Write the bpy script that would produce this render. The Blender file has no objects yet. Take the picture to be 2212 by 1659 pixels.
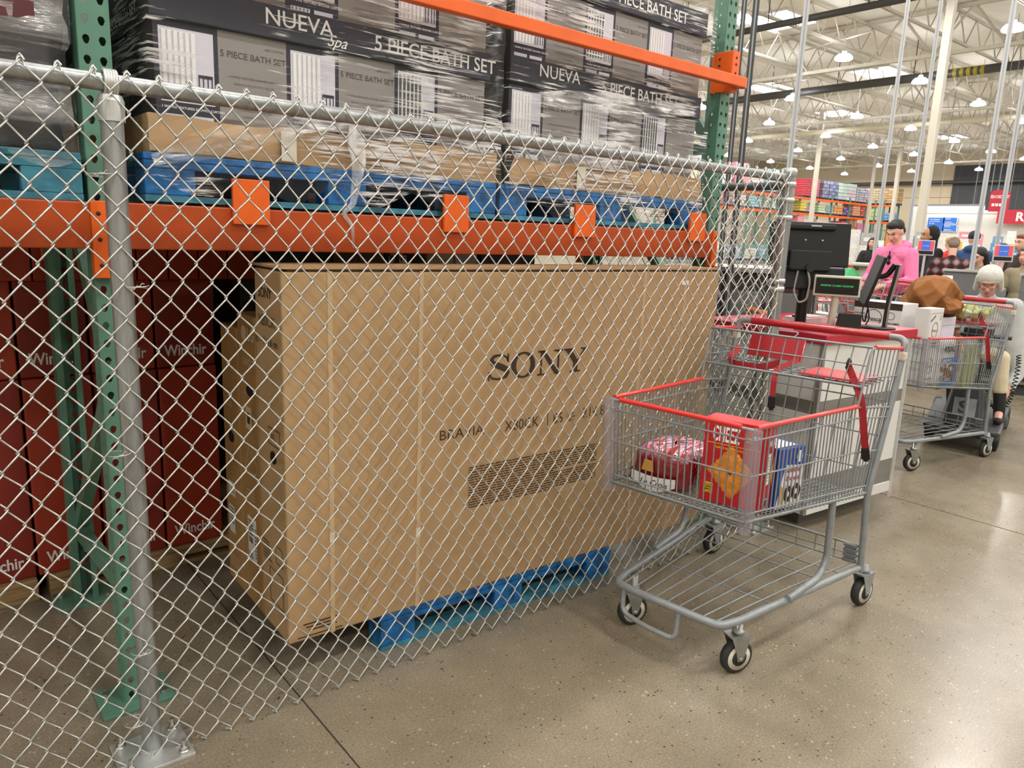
import bpy, math, random
from mathutils import Vector, Matrix, Euler
random.seed(7)
C = bpy.context.scene.collection
SC = bpy.context.scene
# ---------------------------------------------------------------- camera
RX, RY, RZ = Vector((0.78119, -0.62426, 0.0)), None, None
V1 = (3100.0, 580.0); VN = (792.0, 8728.0); CX, CY = 1106.0, 829.5
FPX = math.sqrt(-((V1[0]-CX)*(VN[0]-CX)+(V1[1]-CY)*(VN[1]-CY)))
def _ray(px, py): return Vector(((px-CX)/FPX, (py-CY)/FPX, 1.0))
_X = _ray(*V1).normalized(); _Z = -_ray(*VN).normalized()
_X = (_X-_Z*_X.dot(_Z)).normalized(); _Y = _Z.cross(_X)
EYE = Vector((0, 0, 1.51))
def _w(v): return Vector((v.dot(_X), v.dot(_Y), v.dot(_Z)))
def wdir(px, py): return _w(_ray(px, py))
def onz(px, py, z): d = wdir(px, py); return EYE+d*((z-EYE.z)/d.z)
def ony(px, py, y): d = wdir(px, py); return EYE+d*(y/d.y)
def onx(px, py, x): d = wdir(px, py); return EYE+d*(x/d.x)
def ondist(px, py, r): d = wdir(px, py); return EYE+d*(r/math.hypot(d.x, d.y))
cam_d = bpy.data.cameras.new('camera'); cam = bpy.data.objects.new('camera', cam_d); C.objects.link(cam)
r_, u_, b_ = _w(Vector((1, 0, 0))), _w(Vector((0, -1, 0))), _w(Vector((0, 0, -1)))
M = Matrix((r_, u_, b_)).transposed().to_4x4(); M.translation = EYE
cam.matrix_world = M
cam_d.sensor_width = 36.0; cam_d.lens = FPX/2212*36; cam_d.clip_end = 300; cam_d.clip_start = 0.05
SC.camera = cam
# ---------------------------------------------------------------- world, exposure
wd = bpy.data.worlds.new('world'); SC.world = wd; wd.use_nodes = True
wd.node_tree.nodes['Background'].inputs[0].default_value = (1.0, 0.97, 0.92, 1)
wd.node_tree.nodes['Background'].inputs[1].default_value = 0.35
SC.view_settings.view_transform = 'Standard'; SC.view_settings.look = 'None'
SC.view_settings.exposure = 0.3; SC.view_settings.gamma = 1.0; SC.view_settings.use_curve_mapping = False
LAMP_W = 120.0
SC.cycles.max_bounces = 6; SC.cycles.diffuse_bounces = 3; SC.cycles.glossy_bounces = 3; SC.cycles.transmission_bounces = 4; SC.cycles.transparent_max_bounces = 14; SC.cycles.caustics_reflective = False; SC.cycles.caustics_refractive = False
# ---------------------------------------------------------------- materials
def lin(h):
    h = h.lstrip('#'); o = []
    for i in (0, 2, 4):
        c = int(h[i:i+2], 16)/255.0; o.append(c/12.92 if c <= .04045 else ((c+.055)/1.055)**2.4)
    return (o[0], o[1], o[2], 1.0)
_mc = {}
def P(name, col, rough=.5, metal=0.0, var=0.0, scale=30.0, bump=0.0, bscale=60.0, coat=0.0, emit=0.0, alpha=1.0, trans=0.0, stretch=None, spec=.5):
    if name in _mc: return _mc[name]
    m = bpy.data.materials.new(name); m.use_nodes = True; nt = m.node_tree; b = nt.nodes['Principled BSDF']
    c = lin(col) if isinstance(col, str) else tuple(col)+(1.0,)
    b.inputs['Base Color'].default_value = c; b.inputs['Roughness'].default_value = rough; b.inputs['Metallic'].default_value = metal
    b.inputs['Specular IOR Level'].default_value = spec
    if coat: b.inputs['Coat Weight'].default_value = coat; b.inputs['Coat Roughness'].default_value = .08
    if emit: b.inputs['Emission Color'].default_value = c; b.inputs['Emission Strength'].default_value = emit
    if alpha < 1: b.inputs['Alpha'].default_value = alpha
    if trans: b.inputs['Transmission Weight'].default_value = trans
    if var or bump:
        tc = nt.nodes.new('ShaderNodeTexCoord'); mp = nt.nodes.new('ShaderNodeMapping'); nt.links.new(tc.outputs['Object'], mp.inputs[0])
        if stretch: mp.inputs['Scale'].default_value = stretch
    if var:
        n = nt.nodes.new('ShaderNodeTexNoise'); n.inputs['Scale'].default_value = scale; n.inputs['Detail'].default_value = 5
        nt.links.new(mp.outputs[0], n.inputs['Vector'])
        mr = nt.nodes.new('ShaderNodeMapRange'); mr.inputs[1].default_value = .3; mr.inputs[2].default_value = .7
        mr.inputs[3].default_value = 1-var; mr.inputs[4].default_value = 1+var
        nt.links.new(n.outputs['Fac'], mr.inputs[0])
        mx = nt.nodes.new('ShaderNodeVectorMath'); mx.operation = 'SCALE'; mx.inputs[0].default_value = c[:3]
        nt.links.new(mr.outputs[0], mx.inputs['Scale']); nt.links.new(mx.outputs[0], b.inputs['Base Color'])
    if bump:
        n2 = nt.nodes.new('ShaderNodeTexNoise'); n2.inputs['Scale'].default_value = bscale; n2.inputs['Detail'].default_value = 4
        nt.links.new(mp.outputs[0], n2.inputs['Vector'])
        bp = nt.nodes.new('ShaderNodeBump'); bp.inputs['Strength'].default_value = bump; bp.inputs['Distance'].default_value = .01
        nt.links.new(n2.outputs['Fac'], bp.inputs['Height']); nt.links.new(bp.outputs[0], b.inputs['Normal'])
    _mc[name] = m; return m
def film_mat(name, base=.10, amt=.55, col=(1, 1, 1, 1), sx=2.5, sz=60.0, tint=1.0, lo=.48, hi=.72):
    m = bpy.data.materials.new(name); m.use_nodes = True; nt = m.node_tree; N = nt.nodes; L = nt.links
    N.remove(N['Principled BSDF']); out = N['Material Output']
    tc = N.new('ShaderNodeTexCoord'); mp = N.new('ShaderNodeMapping'); mp.inputs['Scale'].default_value = (sx, sx, sz); L.new(tc.outputs['Object'], mp.inputs[0])
    n1 = N.new('ShaderNodeTexNoise'); n1.inputs['Scale'].default_value = 1.0; n1.inputs['Detail'].default_value = 6; n1.inputs['Roughness'].default_value = .65; n1.inputs['Distortion'].default_value = .4
    L.new(mp.outputs[0], n1.inputs['Vector'])
    n2 = N.new('ShaderNodeTexNoise'); n2.inputs['Scale'].default_value = 3.2; n2.inputs['Detail'].default_value = 2; L.new(tc.outputs['Object'], n2.inputs['Vector'])
    mul = N.new('ShaderNodeMath'); mul.operation = 'MULTIPLY'; L.new(n1.outputs['Fac'], mul.inputs[0])
    mr2 = N.new('ShaderNodeMapRange'); mr2.inputs[1].default_value = .35; mr2.inputs[2].default_value = .65; mr2.inputs[3].default_value = .80; mr2.inputs[4].default_value = 1.18
    L.new(n2.outputs['Fac'], mr2.inputs[0]); L.new(mr2.outputs[0], mul.inputs[1])
    mr = N.new('ShaderNodeMapRange'); mr.inputs[1].default_value = lo; mr.inputs[2].default_value = hi; mr.inputs[3].default_value = base; mr.inputs[4].default_value = base+amt
    L.new(mul.outputs[0], mr.inputs[0])
    bp = N.new('ShaderNodeBump'); bp.inputs['Strength'].default_value = 1.0; bp.inputs['Distance'].default_value = .05; L.new(n1.outputs['Fac'], bp.inputs['Height'])
    g = N.new('ShaderNodeBsdfGlossy'); g.inputs['Color'].default_value = col; g.inputs['Roughness'].default_value = .17; L.new(bp.outputs[0], g.inputs['Normal'])
    t = N.new('ShaderNodeBsdfTransparent'); t.inputs['Color'].default_value = (tint, tint, tint, 1)
    df = N.new('ShaderNodeBsdfDiffuse'); df.inputs['Color'].default_value = col; mg = N.new('ShaderNodeMixShader'); mg.inputs[0].default_value = .55; L.new(g.outputs[0], mg.inputs[1]); L.new(df.outputs[0], mg.inputs[2])  # white diffuse share paints highlights into the film streaks
    mx = N.new('ShaderNodeMixShader'); L.new(mr.outputs[0], mx.inputs[0]); L.new(t.outputs[0], mx.inputs[1]); L.new(mg.outputs[0], mx.inputs[2]); L.new(mx.outputs[0], out.inputs[0])
    return m
# ---------------------------------------------------------------- mesh builder
def basis(d):
    d = Vector(d).normalized(); a = Vector((0, 0, 1)) if abs(d.z) < .9 else Vector((1, 0, 0))
    u = d.cross(a).normalized(); return u, d.cross(u).normalized()
class MB:
    def __init__(s, mat=None): s.v = []; s.f = []; s.mi = []; s.sm = []; s.mats = []; s.cur = 0; s.X = None; (s.mat(mat) if mat else None)
    def mat(s, m):
        if m not in s.mats: s.mats.append(m)
        s.cur = s.mats.index(m); return s
    def xf(s, M=None): s.X = M; return s
    def add(s, vs, fs, smooth=False):
        o = len(s.v)
        for v in vs:
            v = Vector(v); s.v.append((s.X @ v) if s.X is not None else v)
        for f in fs: s.f.append([i+o for i in f]); s.mi.append(s.cur); s.sm.append(smooth)
        return s
    def box(s, x0, y0, z0, x1, y1, z1):
        return s.add([(x0,y0,z0),(x1,y0,z0),(x1,y1,z0),(x0,y1,z0),(x0,y0,z1),(x1,y0,z1),(x1,y1,z1),(x0,y1,z1)],
            [(3,2,1,0),(4,5,6,7),(0,1,5,4),(1,2,6,5),(2,3,7,6),(3,0,4,7)])
    def hexa(s, b, t):   # bottom 4 pts and top 4 pts, both anticlockwise seen from above
        return s.add(list(b)+list(t), [(3,2,1,0),(4,5,6,7),(0,1,5,4),(1,2,6,5),(2,3,7,6),(3,0,4,7)])
    def bar(s, p0, p1, w, h, up=(0,0,1)):
        p0 = Vector(p0); p1 = Vector(p1); d = (p1-p0).normalized(); u = Vector(up); r = d.cross(u)
        if r.length < 1e-4: r = d.cross(Vector((1,0,0)))
        r.normalize(); u = r.cross(d).normalized(); a = r*(w/2); b = u*(h/2)
        return s.add([p0-a-b,p0+a-b,p0+a+b,p0-a+b,p1-a-b,p1+a-b,p1+a+b,p1-a+b],[(3,2,1,0),(4,5,6,7),(0,1,5,4),(1,2,6,5),(2,3,7,6),(3,0,4,7)])
    def tube(s, pts, r, n=8, closed=False, cap=True):
        pts = [Vector(p) for p in pts]; k = len(pts); rs = r if isinstance(r, (list, tuple)) else [r]*k
        vs = []; u = None
        for i in range(k):
            a = pts[i-1] if (i > 0 or closed) else pts[0]; b = pts[(i+1) % k] if (i < k-1 or closed) else pts[-1]
            t = (b-a); t = t.normalized() if t.length > 1e-9 else Vector((0,0,1))
            if u is None: u, w = basis(t)
            else:
                u = u-t*u.dot(t)
                if u.length < 1e-6: u, _ = basis(t)
                u.normalize(); w = t.cross(u)
            w = t.cross(u)
            for j in range(n):
                an = 2*math.pi*j/n; vs.append(pts[i]+(u*math.cos(an)+w*math.sin(an))*rs[i])
        fs = []
        for i in range(k if closed else k-1):
            for j in range(n):
                a = i*n+j; b = i*n+(j+1) % n; c = ((i+1) % k)*n+(j+1) % n; d = ((i+1) % k)*n+j; fs.append((a,b,c,d))
        s.add(vs, fs, True)
        if cap and not closed:
            s.add(vs[:n], [tuple(range(n-1,-1,-1))]); s.add(vs[-n:], [tuple(range(n))])
        return s
    def lathe(s, prof, n=20, o=(0,0,0), ax=(0,0,1), smooth=True):
        o = Vector(o); d = Vector(ax).normalized(); u, w = basis(d); vs = []; fs = []
        for r, h in prof:
            for j in range(n):
                an = 2*math.pi*j/n; vs.append(o+d*h+(u*math.cos(an)+w*math.sin(an))*r)
        for i in range(len(prof)-1):
            for j in range(n): fs.append((i*n+j, i*n+(j+1) % n, (i+1)*n+(j+1) % n, (i+1)*n+j))
        fs.append(tuple(range(n-1,-1,-1))); fs.append(tuple(range((len(prof)-1)*n, len(prof)*n)))
        return s.add(vs, fs, smooth)
    def prism(s, poly, o, ux, uy, d):
        o = Vector(o); ux = Vector(ux); uy = Vector(uy); nn = ux.cross(uy).normalized(); k = len(poly)
        a = [o+ux*p[0]+uy*p[1] for p in poly]; b = [p+nn*d for p in a]
        return s.add(a+b, [tuple(range(k-1,-1,-1)), tuple(range(k,2*k))]+[(i,(i+1)%k,k+(i+1)%k,k+i) for i in range(k)])
    def quad(s, a, b, c, d): return s.add([a,b,c,d], [(0,1,2,3)])
    def rect(s, o, ux, uy, x0, y0, x1, y1, off=.001):
        o = Vector(o); ux = Vector(ux); uy = Vector(uy); nn = ux.cross(uy).normalized()*off
        return s.add([o+ux*x+uy*y+nn for x, y in ((x0,y0),(x1,y0),(x1,y1),(x0,y1))], [(0,1,2,3)])
    def text(s, t, o, ux, uy, size, off=.0015, bold=0.0, align='LEFT', xs=1.0, shear=0.0):
        vs, fs = text_geo(t, bold, shear); o = Vector(o); ux = Vector(ux).normalized(); uy = Vector(uy).normalized(); nn = ux.cross(uy).normalized()*off
        if not vs: return s
        w = max(v[0] for v in vs); sh = {'LEFT': 0, 'CENTER': -w/2, 'RIGHT': -w}[align]
        return s.add([o+nn+ux*((v[0]+sh)*size*xs)+uy*(v[1]*size) for v in vs], fs)
    def ball(s, c, r, n=12, m=8, rot=None):
        r = (r,r,r) if not isinstance(r, (tuple, list)) else r; c = Vector(c); vs = []; fs = []
        R = Euler(rot).to_matrix() if rot else None
        for i in range(m+1):
            th = math.pi*i/m
            for j in range(n):
                ph = 2*math.pi*j/n; v = Vector((r[0]*math.sin(th)*math.cos(ph), r[1]*math.sin(th)*math.sin(ph), r[2]*math.cos(th)))
                if R: v = R @ v
                vs.append(c+v)
        for i in range(m):
            for j in range(n):
                a = i*n+j; b = i*n+(j+1)%n; c2 = (i+1)*n+(j+1)%n; d = (i+1)*n+j; fs.append((d,c2,b,a))
        return s.add(vs, fs, True)
    def build(s, name, parent=None, mat=None, bevel=0, loc=None, rot=None):
        me = bpy.data.meshes.new(name); me.from_pydata([tuple(v) for v in s.v], [], s.f)
        if mat and not s.mats: s.mats = [mat]
        for m in s.mats: me.materials.append(m)
        me.polygons.foreach_set('material_index', s.mi); me.polygons.foreach_set('use_smooth', s.sm); me.update()
        o = bpy.data.objects.new(name, me); C.objects.link(o)
        if parent: o.parent = parent
        if loc: o.location = loc
        if rot: o.rotation_euler = rot
        if bevel:
            b = o.modifiers.new('bevel', 'BEVEL'); b.width = bevel; b.segments = 2; b.limit_method = 'ANGLE'; b.angle_limit = math.radians(50)
        return o
_tg = {}
def text_geo(t, bold=0.0, shear=0.0):
    k = (t, bold, shear)
    if k in _tg: return _tg[k]
    cu = bpy.data.curves.new('tmp_text', 'FONT'); cu.body = t; cu.size = 1.0; cu.offset = bold; cu.shear = shear; cu.resolution_u = 3; cu.fill_mode = 'FRONT'
    ob = bpy.data.objects.new('tmp_text', cu); C.objects.link(ob); dg = bpy.context.evaluated_depsgraph_get(); dg.update()
    me = bpy.data.meshes.new_from_object(ob.evaluated_get(dg))
    vs = [(v.co.x, v.co.y) for v in me.vertices]; fs = [tuple(p.vertices) for p in me.polygons]
    if vs:
        x0 = min(v[0] for v in vs); vs = [(a-x0, b) for a, b in vs]
    nrm = [p.normal.z for p in me.polygons]; fs = [f if n > 0 else tuple(reversed(f)) for f, n in zip(fs, nrm)]
    bpy.data.objects.remove(ob); bpy.data.curves.remove(cu); bpy.data.meshes.remove(me)
    _tg[k] = (vs, fs); return vs, fs
def tag(o, label, cat, group=None, kind=None):
    if label: o['label'] = label
    if cat: o['category'] = cat
    if group: o['group'] = group
    if kind: o['kind'] = kind
    return o
def thing(name, label, cat, loc=(0,0,0), rz=0.0, group=None, kind=None):
    o = bpy.data.objects.new(name, None); C.objects.link(o); o.location = loc; o.rotation_euler = (0, 0, rz); o.empty_display_size = .1
    return tag(o, label, cat, group, kind)
def dup(root, loc, rz=None, label=None, group=None):
    r = root.copy(); C.objects.link(r); r.location = loc
    if rz is not None: r.rotation_euler = (0, 0, rz)
    if label: r['label'] = label
    if group: r['group'] = group
    for ch in list(root.children):
        c = ch.copy(); C.objects.link(c); c.parent = r
        for g in list(ch.children):
            d = g.copy(); C.objects.link(d); d.parent = c
    return r
def struct(mb, name, label=None, cat=None, **k): return tag(mb.build(name, **k), label, cat, kind='structure')
def arc(c, a, b, r, t0, t1, n=6):   # points c + r(cos t a + sin t b)
    c = Vector(c); a = Vector(a); b = Vector(b); return [c+a*(r*math.cos(t0+(t1-t0)*i/n))+b*(r*math.sin(t0+(t1-t0)*i/n)) for i in range(n+1)]
def fillet(pts, r, n=5):   # round the corners of a polyline
    pts = [Vector(p) for p in pts]; o = [pts[0]]
    for i in range(1, len(pts)-1):
        a, p, b = pts[i-1], pts[i], pts[i+1]; da = (a-p); db = (b-p); q = min(r, da.length*.49, db.length*.49)
        s = p+da.normalized()*q; e = p+db.normalized()*q
        for j in range(n+1):
            t = j/n; o.append(s*(1-t)**2+p*2*t*(1-t)+e*t*t)
    o.append(pts[-1]); return o
# ---------------------------------------------------------------- common materials
GALV = P('galvanised steel', '#cdd0ce', .38, .6, var=.12, scale=25)
WIRE = P('galvanised wire', '#d3d5d3', .32, .75)
PIPE = P('galvanised pipe', '#a3a6a7', .40, .7, var=.25, scale=9, stretch=(6,6,.6))
GREEN = P('green rack paint', '#5d8a77', .45, .0, var=.10, scale=14)
ORANGE = P('orange rack paint', '#f0671a', .42, 0, var=.08, scale=8)
CHEP = P('blue pallet paint', '#1a66a6', .6, 0, var=.6, scale=16, bump=.5, bscale=40)
CHEPD = P('faded teal pallet wood', '#3f8299', .75, 0, var=.4, scale=14, bump=.4, bscale=50)
CARD = P('corrugated cardboard', '#b9986f', .8, 0, var=.07, scale=10, bump=.08, bscale=160)
CARDD = P('darker cardboard brown', '#a8814f', .8, 0, var=.09, scale=10)  # browner board of the two rear television boxes
INK = P('dark brown print ink', '#3f3128', .8)
BLACK = P('black plastic', '#0d0d0e', .45)
WHITE = P('white print', '#f1f0ee', .6)
WOOD = P('pallet wood', '#a98a60', .8, 0, var=.25, scale=8, stretch=(1,8,8))
RUBBER = P('dark wheel rubber', '#2a2c2d', .65)
CARTG = P('grey cart coating', '#8e9396', .38, .25, var=.10, scale=30)
RED = P('cart red plastic', '#b01c28', .33, coat=.25)
REDB = P('bright red trim plastic', '#e2302c', .35, coat=.3)
# ---------------------------------------------------------------- floor
fm = bpy.data.materials.new('polished aggregate concrete'); fm.use_nodes = True
nt = fm.node_tree; N = nt.nodes; L = nt.links; pb = N['Principled BSDF']
tc = N.new('ShaderNodeTexCoord')
def noise(sc, det=4, rough=.6, vec=None):
    n = N.new('ShaderNodeTexNoise'); n.inputs['Scale'].default_value = sc; n.inputs['Detail'].default_value = det; n.inputs['Roughness'].default_value = rough
    L.new(vec or tc.outputs['Object'], n.inputs['Vector']); return n.outputs['Fac']
def ramp(fac, stops):
    r = N.new('ShaderNodeValToRGB'); L.new(fac, r.inputs[0]); e = r.color_ramp.elements
    while len(e) < len(stops): e.new(.5)
    for el, (p, c) in zip(e, stops): el.position = p; el.color = lin(c) if isinstance(c, str) else (c, c, c, 1)
    return r.outputs[0]
def mixc(f, a, b, mode='MIX'):
    m = N.new('ShaderNodeMix'); m.data_type = 'RGBA'; m.blend_type = mode
    if isinstance(f, float): m.inputs[0].default_value = f
    else: L.new(f, m.inputs[0])
    L.new(a, m.inputs[6]); L.new(b, m.inputs[7]); return m.outputs[2]
base = ramp(noise(1.1, 6), [(.2, '#7f7461'), (.5, '#908572'), (.8, '#9d927f')])
mott = ramp(noise(7.0, 6), [(.1, .80), (.9, 1.12)])
col = mixc(1.0, base, mott, 'MULTIPLY'); col = mixc(1.0, col, ramp(noise(140, 3, .7), [(.25, .62), (.75, 1.3)]), 'MULTIPLY')
vo = N.new('ShaderNodeTexVoronoi'); vo.inputs['Scale'].default_value = 60; vo.inputs['Randomness'].default_value = 1; L.new(tc.outputs['Object'], vo.inputs['Vector'])
spk = ramp(vo.outputs['Distance'], [(.0, 1.0), (.16, 1.0), (.26, 0.0)])
pick = ramp(noise(31, 2), [(.50, 0.0), (.56, 1.0)])
sel = N.new('ShaderNodeMath'); sel.operation = 'MULTIPLY'; L.new(spk, sel.inputs[0]); L.new(pick, sel.inputs[1])
dk = ramp(noise(23, 1), [(.45, '#3d352b'), (.55, '#b9ae99')])
col = mixc(sel.outputs[0], col, dk)
vo2 = N.new('ShaderNodeTexVoronoi'); vo2.inputs['Scale'].default_value = 26; L.new(tc.outputs['Object'], vo2.inputs['Vector'])
spk2 = ramp(vo2.outputs['Distance'], [(.0, 1.0), (.10, 1.0), (.18, 0.0)]); pick2 = ramp(noise(17, 2), [(.58, 0.0), (.62, 1.0)])
sel2 = N.new('ShaderNodeMath'); sel2.operation = 'MULTIPLY'; L.new(spk2, sel2.inputs[0]); L.new(pick2, sel2.inputs[1])
dk2 = ramp(noise(7, 1), [(.45, '#5b5145'), (.55, '#b9ad99')])
col = mixc(sel2.outputs[0], col, dk2)
L.new(col, pb.inputs['Base Color'])
L.new(ramp(noise(2.2, 5), [(.2, .15), (.8, .30)]), pb.inputs['Roughness'])
pb.inputs['Specular IOR Level'].default_value = .45
bp = N.new('ShaderNodeBump'); bp.inputs['Strength'].default_value = .05; L.new(noise(30, 3), bp.inputs['Height']); L.new(bp.outputs[0], pb.inputs['Normal'])
X0, X1, Y0, Y1, ZC = -14.0, 73.0, -22.0, 48.0, 9.9
f = MB(fm); f.box(X0, Y0, -.2, X1, Y1, 0); struct(f, 'floor', 'polished grey brown concrete floor with speckled aggregate', 'floor')
jm = P('dark joint filler', '#3b342c', .8)
j = MB(jm)
for x in (.886, 4.63, 8.38, 12.1, 15.9):
    j.box(x-.0022, -6, -.001, x+.0022, 12, .0012)
for y in (-2.6, 5.6, 9.4): j.box(-10, y-.0022, -.001, 40, y+.0022, .0012)
struct(j, 'trim_1', 'thin dark saw cut joint lines across the concrete floor', 'floor joint')
# ---------------------------------------------------------------- building shell
cm = P('white steel roof deck', '#eae7dc', .8, 0, var=.04, scale=2)
c = MB(cm); c.box(X0, Y0, ZC, X1, Y1, ZC+.2); struct(c, 'ceiling', 'white corrugated roof deck high above the store', 'ceiling')
wm = bpy.data.materials.new('tan block wall'); wm.use_nodes = True; nt = wm.node_tree; N = nt.nodes; L = nt.links
tcb = N.new('ShaderNodeTexCoord'); mpb = N.new('ShaderNodeMapping'); mpb.inputs['Rotation'].default_value = (math.radians(90), 0, math.radians(90)); L.new(tcb.outputs['Object'], mpb.inputs[0])
br = N.new('ShaderNodeTexBrick'); br.inputs['Scale'].default_value = 1.0; br.inputs['Brick Width'].default_value = 3.0; br.inputs['Row Height'].default_value = .42; br.inputs['Mortar Size'].default_value = .03
br.inputs['Color1'].default_value = lin('#d3c4a9'); br.inputs['Color2'].default_value = lin('#c6b79c'); br.inputs['Mortar'].default_value = lin('#8b7d68')
L.new(mpb.outputs[0], br.inputs['Vector']); L.new(br.outputs['Color'], N['Principled BSDF'].inputs['Base Color']); N['Principled BSDF'].inputs['Roughness'].default_value = .85
DARKW = P('charcoal wall panel', '#3d3f44', .6, 0, var=.1, scale=2)
w = MB(wm); w.box(X1, Y0, 0, X1+.3, Y1, ZC)
struct(w, 'wall_back', 'tan block wall at the far end of the store', 'wall')
w = MB(DARKW)
yd = onx(2056, 420, X1).y
w.box(X1-.12, 5, 0, X1-.01, yd, ZC-1.2)
w.mat(P('charcoal seam', '#5b5e64', .6))
for k in range(7): w.box(X1-.14, yd-.5-k*1.55, 0, X1-.12, yd-.45-k*1.55, ZC-1.2)
struct(w, 'trim_2', 'dark charcoal panelled section of the far wall', 'wall panel')
LW = P('cream store wall', '#d9d5c8', .8)
w = MB(LW); w.box(X0, Y1, 0, X1, Y1+.3, ZC); struct(w, 'wall_left', 'cream side wall behind the far racks', 'wall')
w = MB(LW); w.box(X0, Y0-.3, 0, X1, Y0, ZC); struct(w, 'wall_right', 'cream side wall of the store', 'wall')
w = MB(LW); w.box(X0-.3, Y0, 0, X0, Y1, ZC); struct(w, 'wall_front', 'cream front wall behind the viewer', 'wall')
# dark pipe along the far wall, sprinkler mains
pm = P('dark sprinkler pipe', '#4a4a48', .5, .3)
b_ = MB(pm); zz = onx(1950, 396, X1-.6).z
b_.tube([(X1-.6, 4, zz), (X1-.6, 40, zz)], .16, 8); tag(b_.build('sprinkler_pipe'), 'dark pipe running flat along the far wall above the racks', 'pipe')
for X, z, r, m, lab in ((22.7, 8.35, .11, pm, 'nearest'), (33.5, 8.4, .17, pm, 'second nearest'), (46.0, 8.4, .15, P('cream pipe', '#d9d2b8', .5), 'cream painted')):
    b_ = MB(m); b_.tube([(X, -10, z), (X, 44, z)], r, 8)
    for k in range(16): b_.tube([(X, -8+k*3.3, z), (X, -8+k*3.3, ZC)], .02, 4)
    if lab == 'second nearest':
        b_.mat(P('yellow pipe label', '#a8921f', .5)); y = onz(2078, 147, 8.4).y; [b_.tube([(X, y+q-.07, z), (X, y+q+.07, z)], r+.004, 8) for q in (-.5, -.25, .0, .25, .5)]
    tag(b_.build('ceiling_pipe'), '%s pipe slung across the store below the roof trusses' % {'nearest': 'thin dark, nearest', 'second nearest': 'thick dark, yellow labelled', 'cream painted': 'cream painted'}[lab], 'pipe')
# ---------------------------------------------------------------- roof trusses
tm = P('cream truss paint', '#cfcabb', .6, 0, var=.08, scale=3)
def truss(Lg, z0, z1, step, r, n=4):
    b = MB(tm); b.bar((0, -.05, z0), (Lg, -.05, z0), .03, r*2.6); b.bar((0, .05, z0), (Lg, .05, z0), .03, r*2.6)
    b.bar((0, -.05, z1), (Lg, -.05, z1), .03, r*2.6); b.bar((0, .05, z1), (Lg, .05, z1), .03, r*2.6)
    k = 0; x = 0
    while x < Lg-step:
        b.tube([(x, 0, z1), (x+step/2, 0, z0), (x+step, 0, z1)], r, n, cap=False); x += step
    return b
jb = truss(63.9, 8.75, 9.75, 1.5, .028)
jo = None
for k in range(13):
    y = 2.9+k*3.1
    if jo is None:
        jo = jb.build('roof_joist'); jo.location = (9.0, y, 0); tag(jo, 'slender cream open web steel joist running away under the roof deck', 'roof joist', 'open web roof joists')
    else:
        d = jo.copy(); C.objects.link(d); d.location = (9.0, y, 0)
gb = truss(56.0, 8.3, 9.8, 2.4, .05)
go = None
for k, X in enumerate((17.5, 29.6, 41.8, 54.0, 66.0)):
    if go is None:
        go = gb.build('roof_girder'); go.rotation_euler = (0, 0, math.pi/2); go.location = (X, -10, 0); d = go
    else:
        d = go.copy(); C.objects.link(d); d.location = (X, -10, 0)
    tag(d, 'deep cream steel truss girder crossing the store, %s' % ['the nearest one', 'second from the viewer', 'third from the viewer', 'fourth from the viewer', 'the farthest one'][k], 'roof girder', 'deep roof girders')
# diagonal braces
bb = MB(tm)
for k in range(9): bb.tube([(20+k*5.5, 8+((k*7) % 5)*2.5, 8.4), (26+k*5.5, 14+((k*7) % 5)*2.5, 9.7)], .035, 4)
tag(bb.build('roof_bracing'), 'thin cream diagonal rods bracing the roof trusses', 'roof bracing', kind='structure')
# skylights
sk = P('skylight panel', '#f4f9ff', .5, emit=9.0)
sko = None; fr = P('white curb', '#e8e8e4', .6)
for x, y in ((27.2, 17.6), (38.2, 25.0), (38.2, 18.9), (48.2, 26.3), (62.8, 25.0), (16.5, 11.2), (22.6, 6.2), (30, 3.0), (5, -3)):
    if sko is None:
        sko = thing('skylight', 'bright rectangular skylight panel set in the white roof deck', 'skylight', (x, y, ZC), group='roof skylights')
        q = MB(sk); q.box(-1.1, -.95, -.03, 1.1, .95, -.01); q.build('panel', sko)
        q = MB(fr)
        for s in (-1, 1): q.box(-1.2, s*1.0-.05, -.08, 1.2, s*1.0+.05, 0); q.box(s*1.15-.05, -1.0, -.08, s*1.15+.05, 1.0, 0)
        q.build('frame', sko)
    else: dup(sko, (x, y, ZC))
# ---------------------------------------------------------------- high bay lamps
hb = P('lamp reflector glow', '#f6f9ff', .4, emit=26.0); hb2 = P('lamp lens', '#ffffff', .4, emit=16.0); hg = P('lamp housing', '#c9c8c2', .5, .3)
la = bpy.data.lights.new('high_bay_light', 'AREA'); la.shape = 'DISK'; la.size = .6; la.energy = LAMP_W; la.color = (1.0, .96, .90)
def lamp0(loc):
    t = thing('high_bay_lamp', 'glowing white dome lamp hanging high below the roof trusses', 'ceiling lamp', loc, group='high bay lamps')
    q = MB(hb); q.lathe([(.30, 0), (.295, .05), (.265, .11), (.20, .165), (.11, .19)], 18); q.build('reflector', t)
    q = MB(hb2); q.lathe([(.285, -.012), (.285, .0)], 18); q.build('lens', t)
    q = MB(hg); q.lathe([(.09, .185), (.085, .29), (.04, .33)], 12); q.tube([(0, 0, .33), (0, 0, 1.96)], .012, 5); q.build('housing', t)
    lo = bpy.data.objects.new('lamp_light', la); C.objects.link(lo); lo.parent = t; lo.location = (0, 0, -.03)
    return t
LXS = [26.4+6.15*k for k in range(-6, 8)]; LYS = [-12.4, -7.0, -1.6, 3.8, 9.2, 14.4, 20.0, 25.0, 30.4, 36.4, 42.2]  # last column and row are added lamps that brighten the far walls
l0 = None
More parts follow.
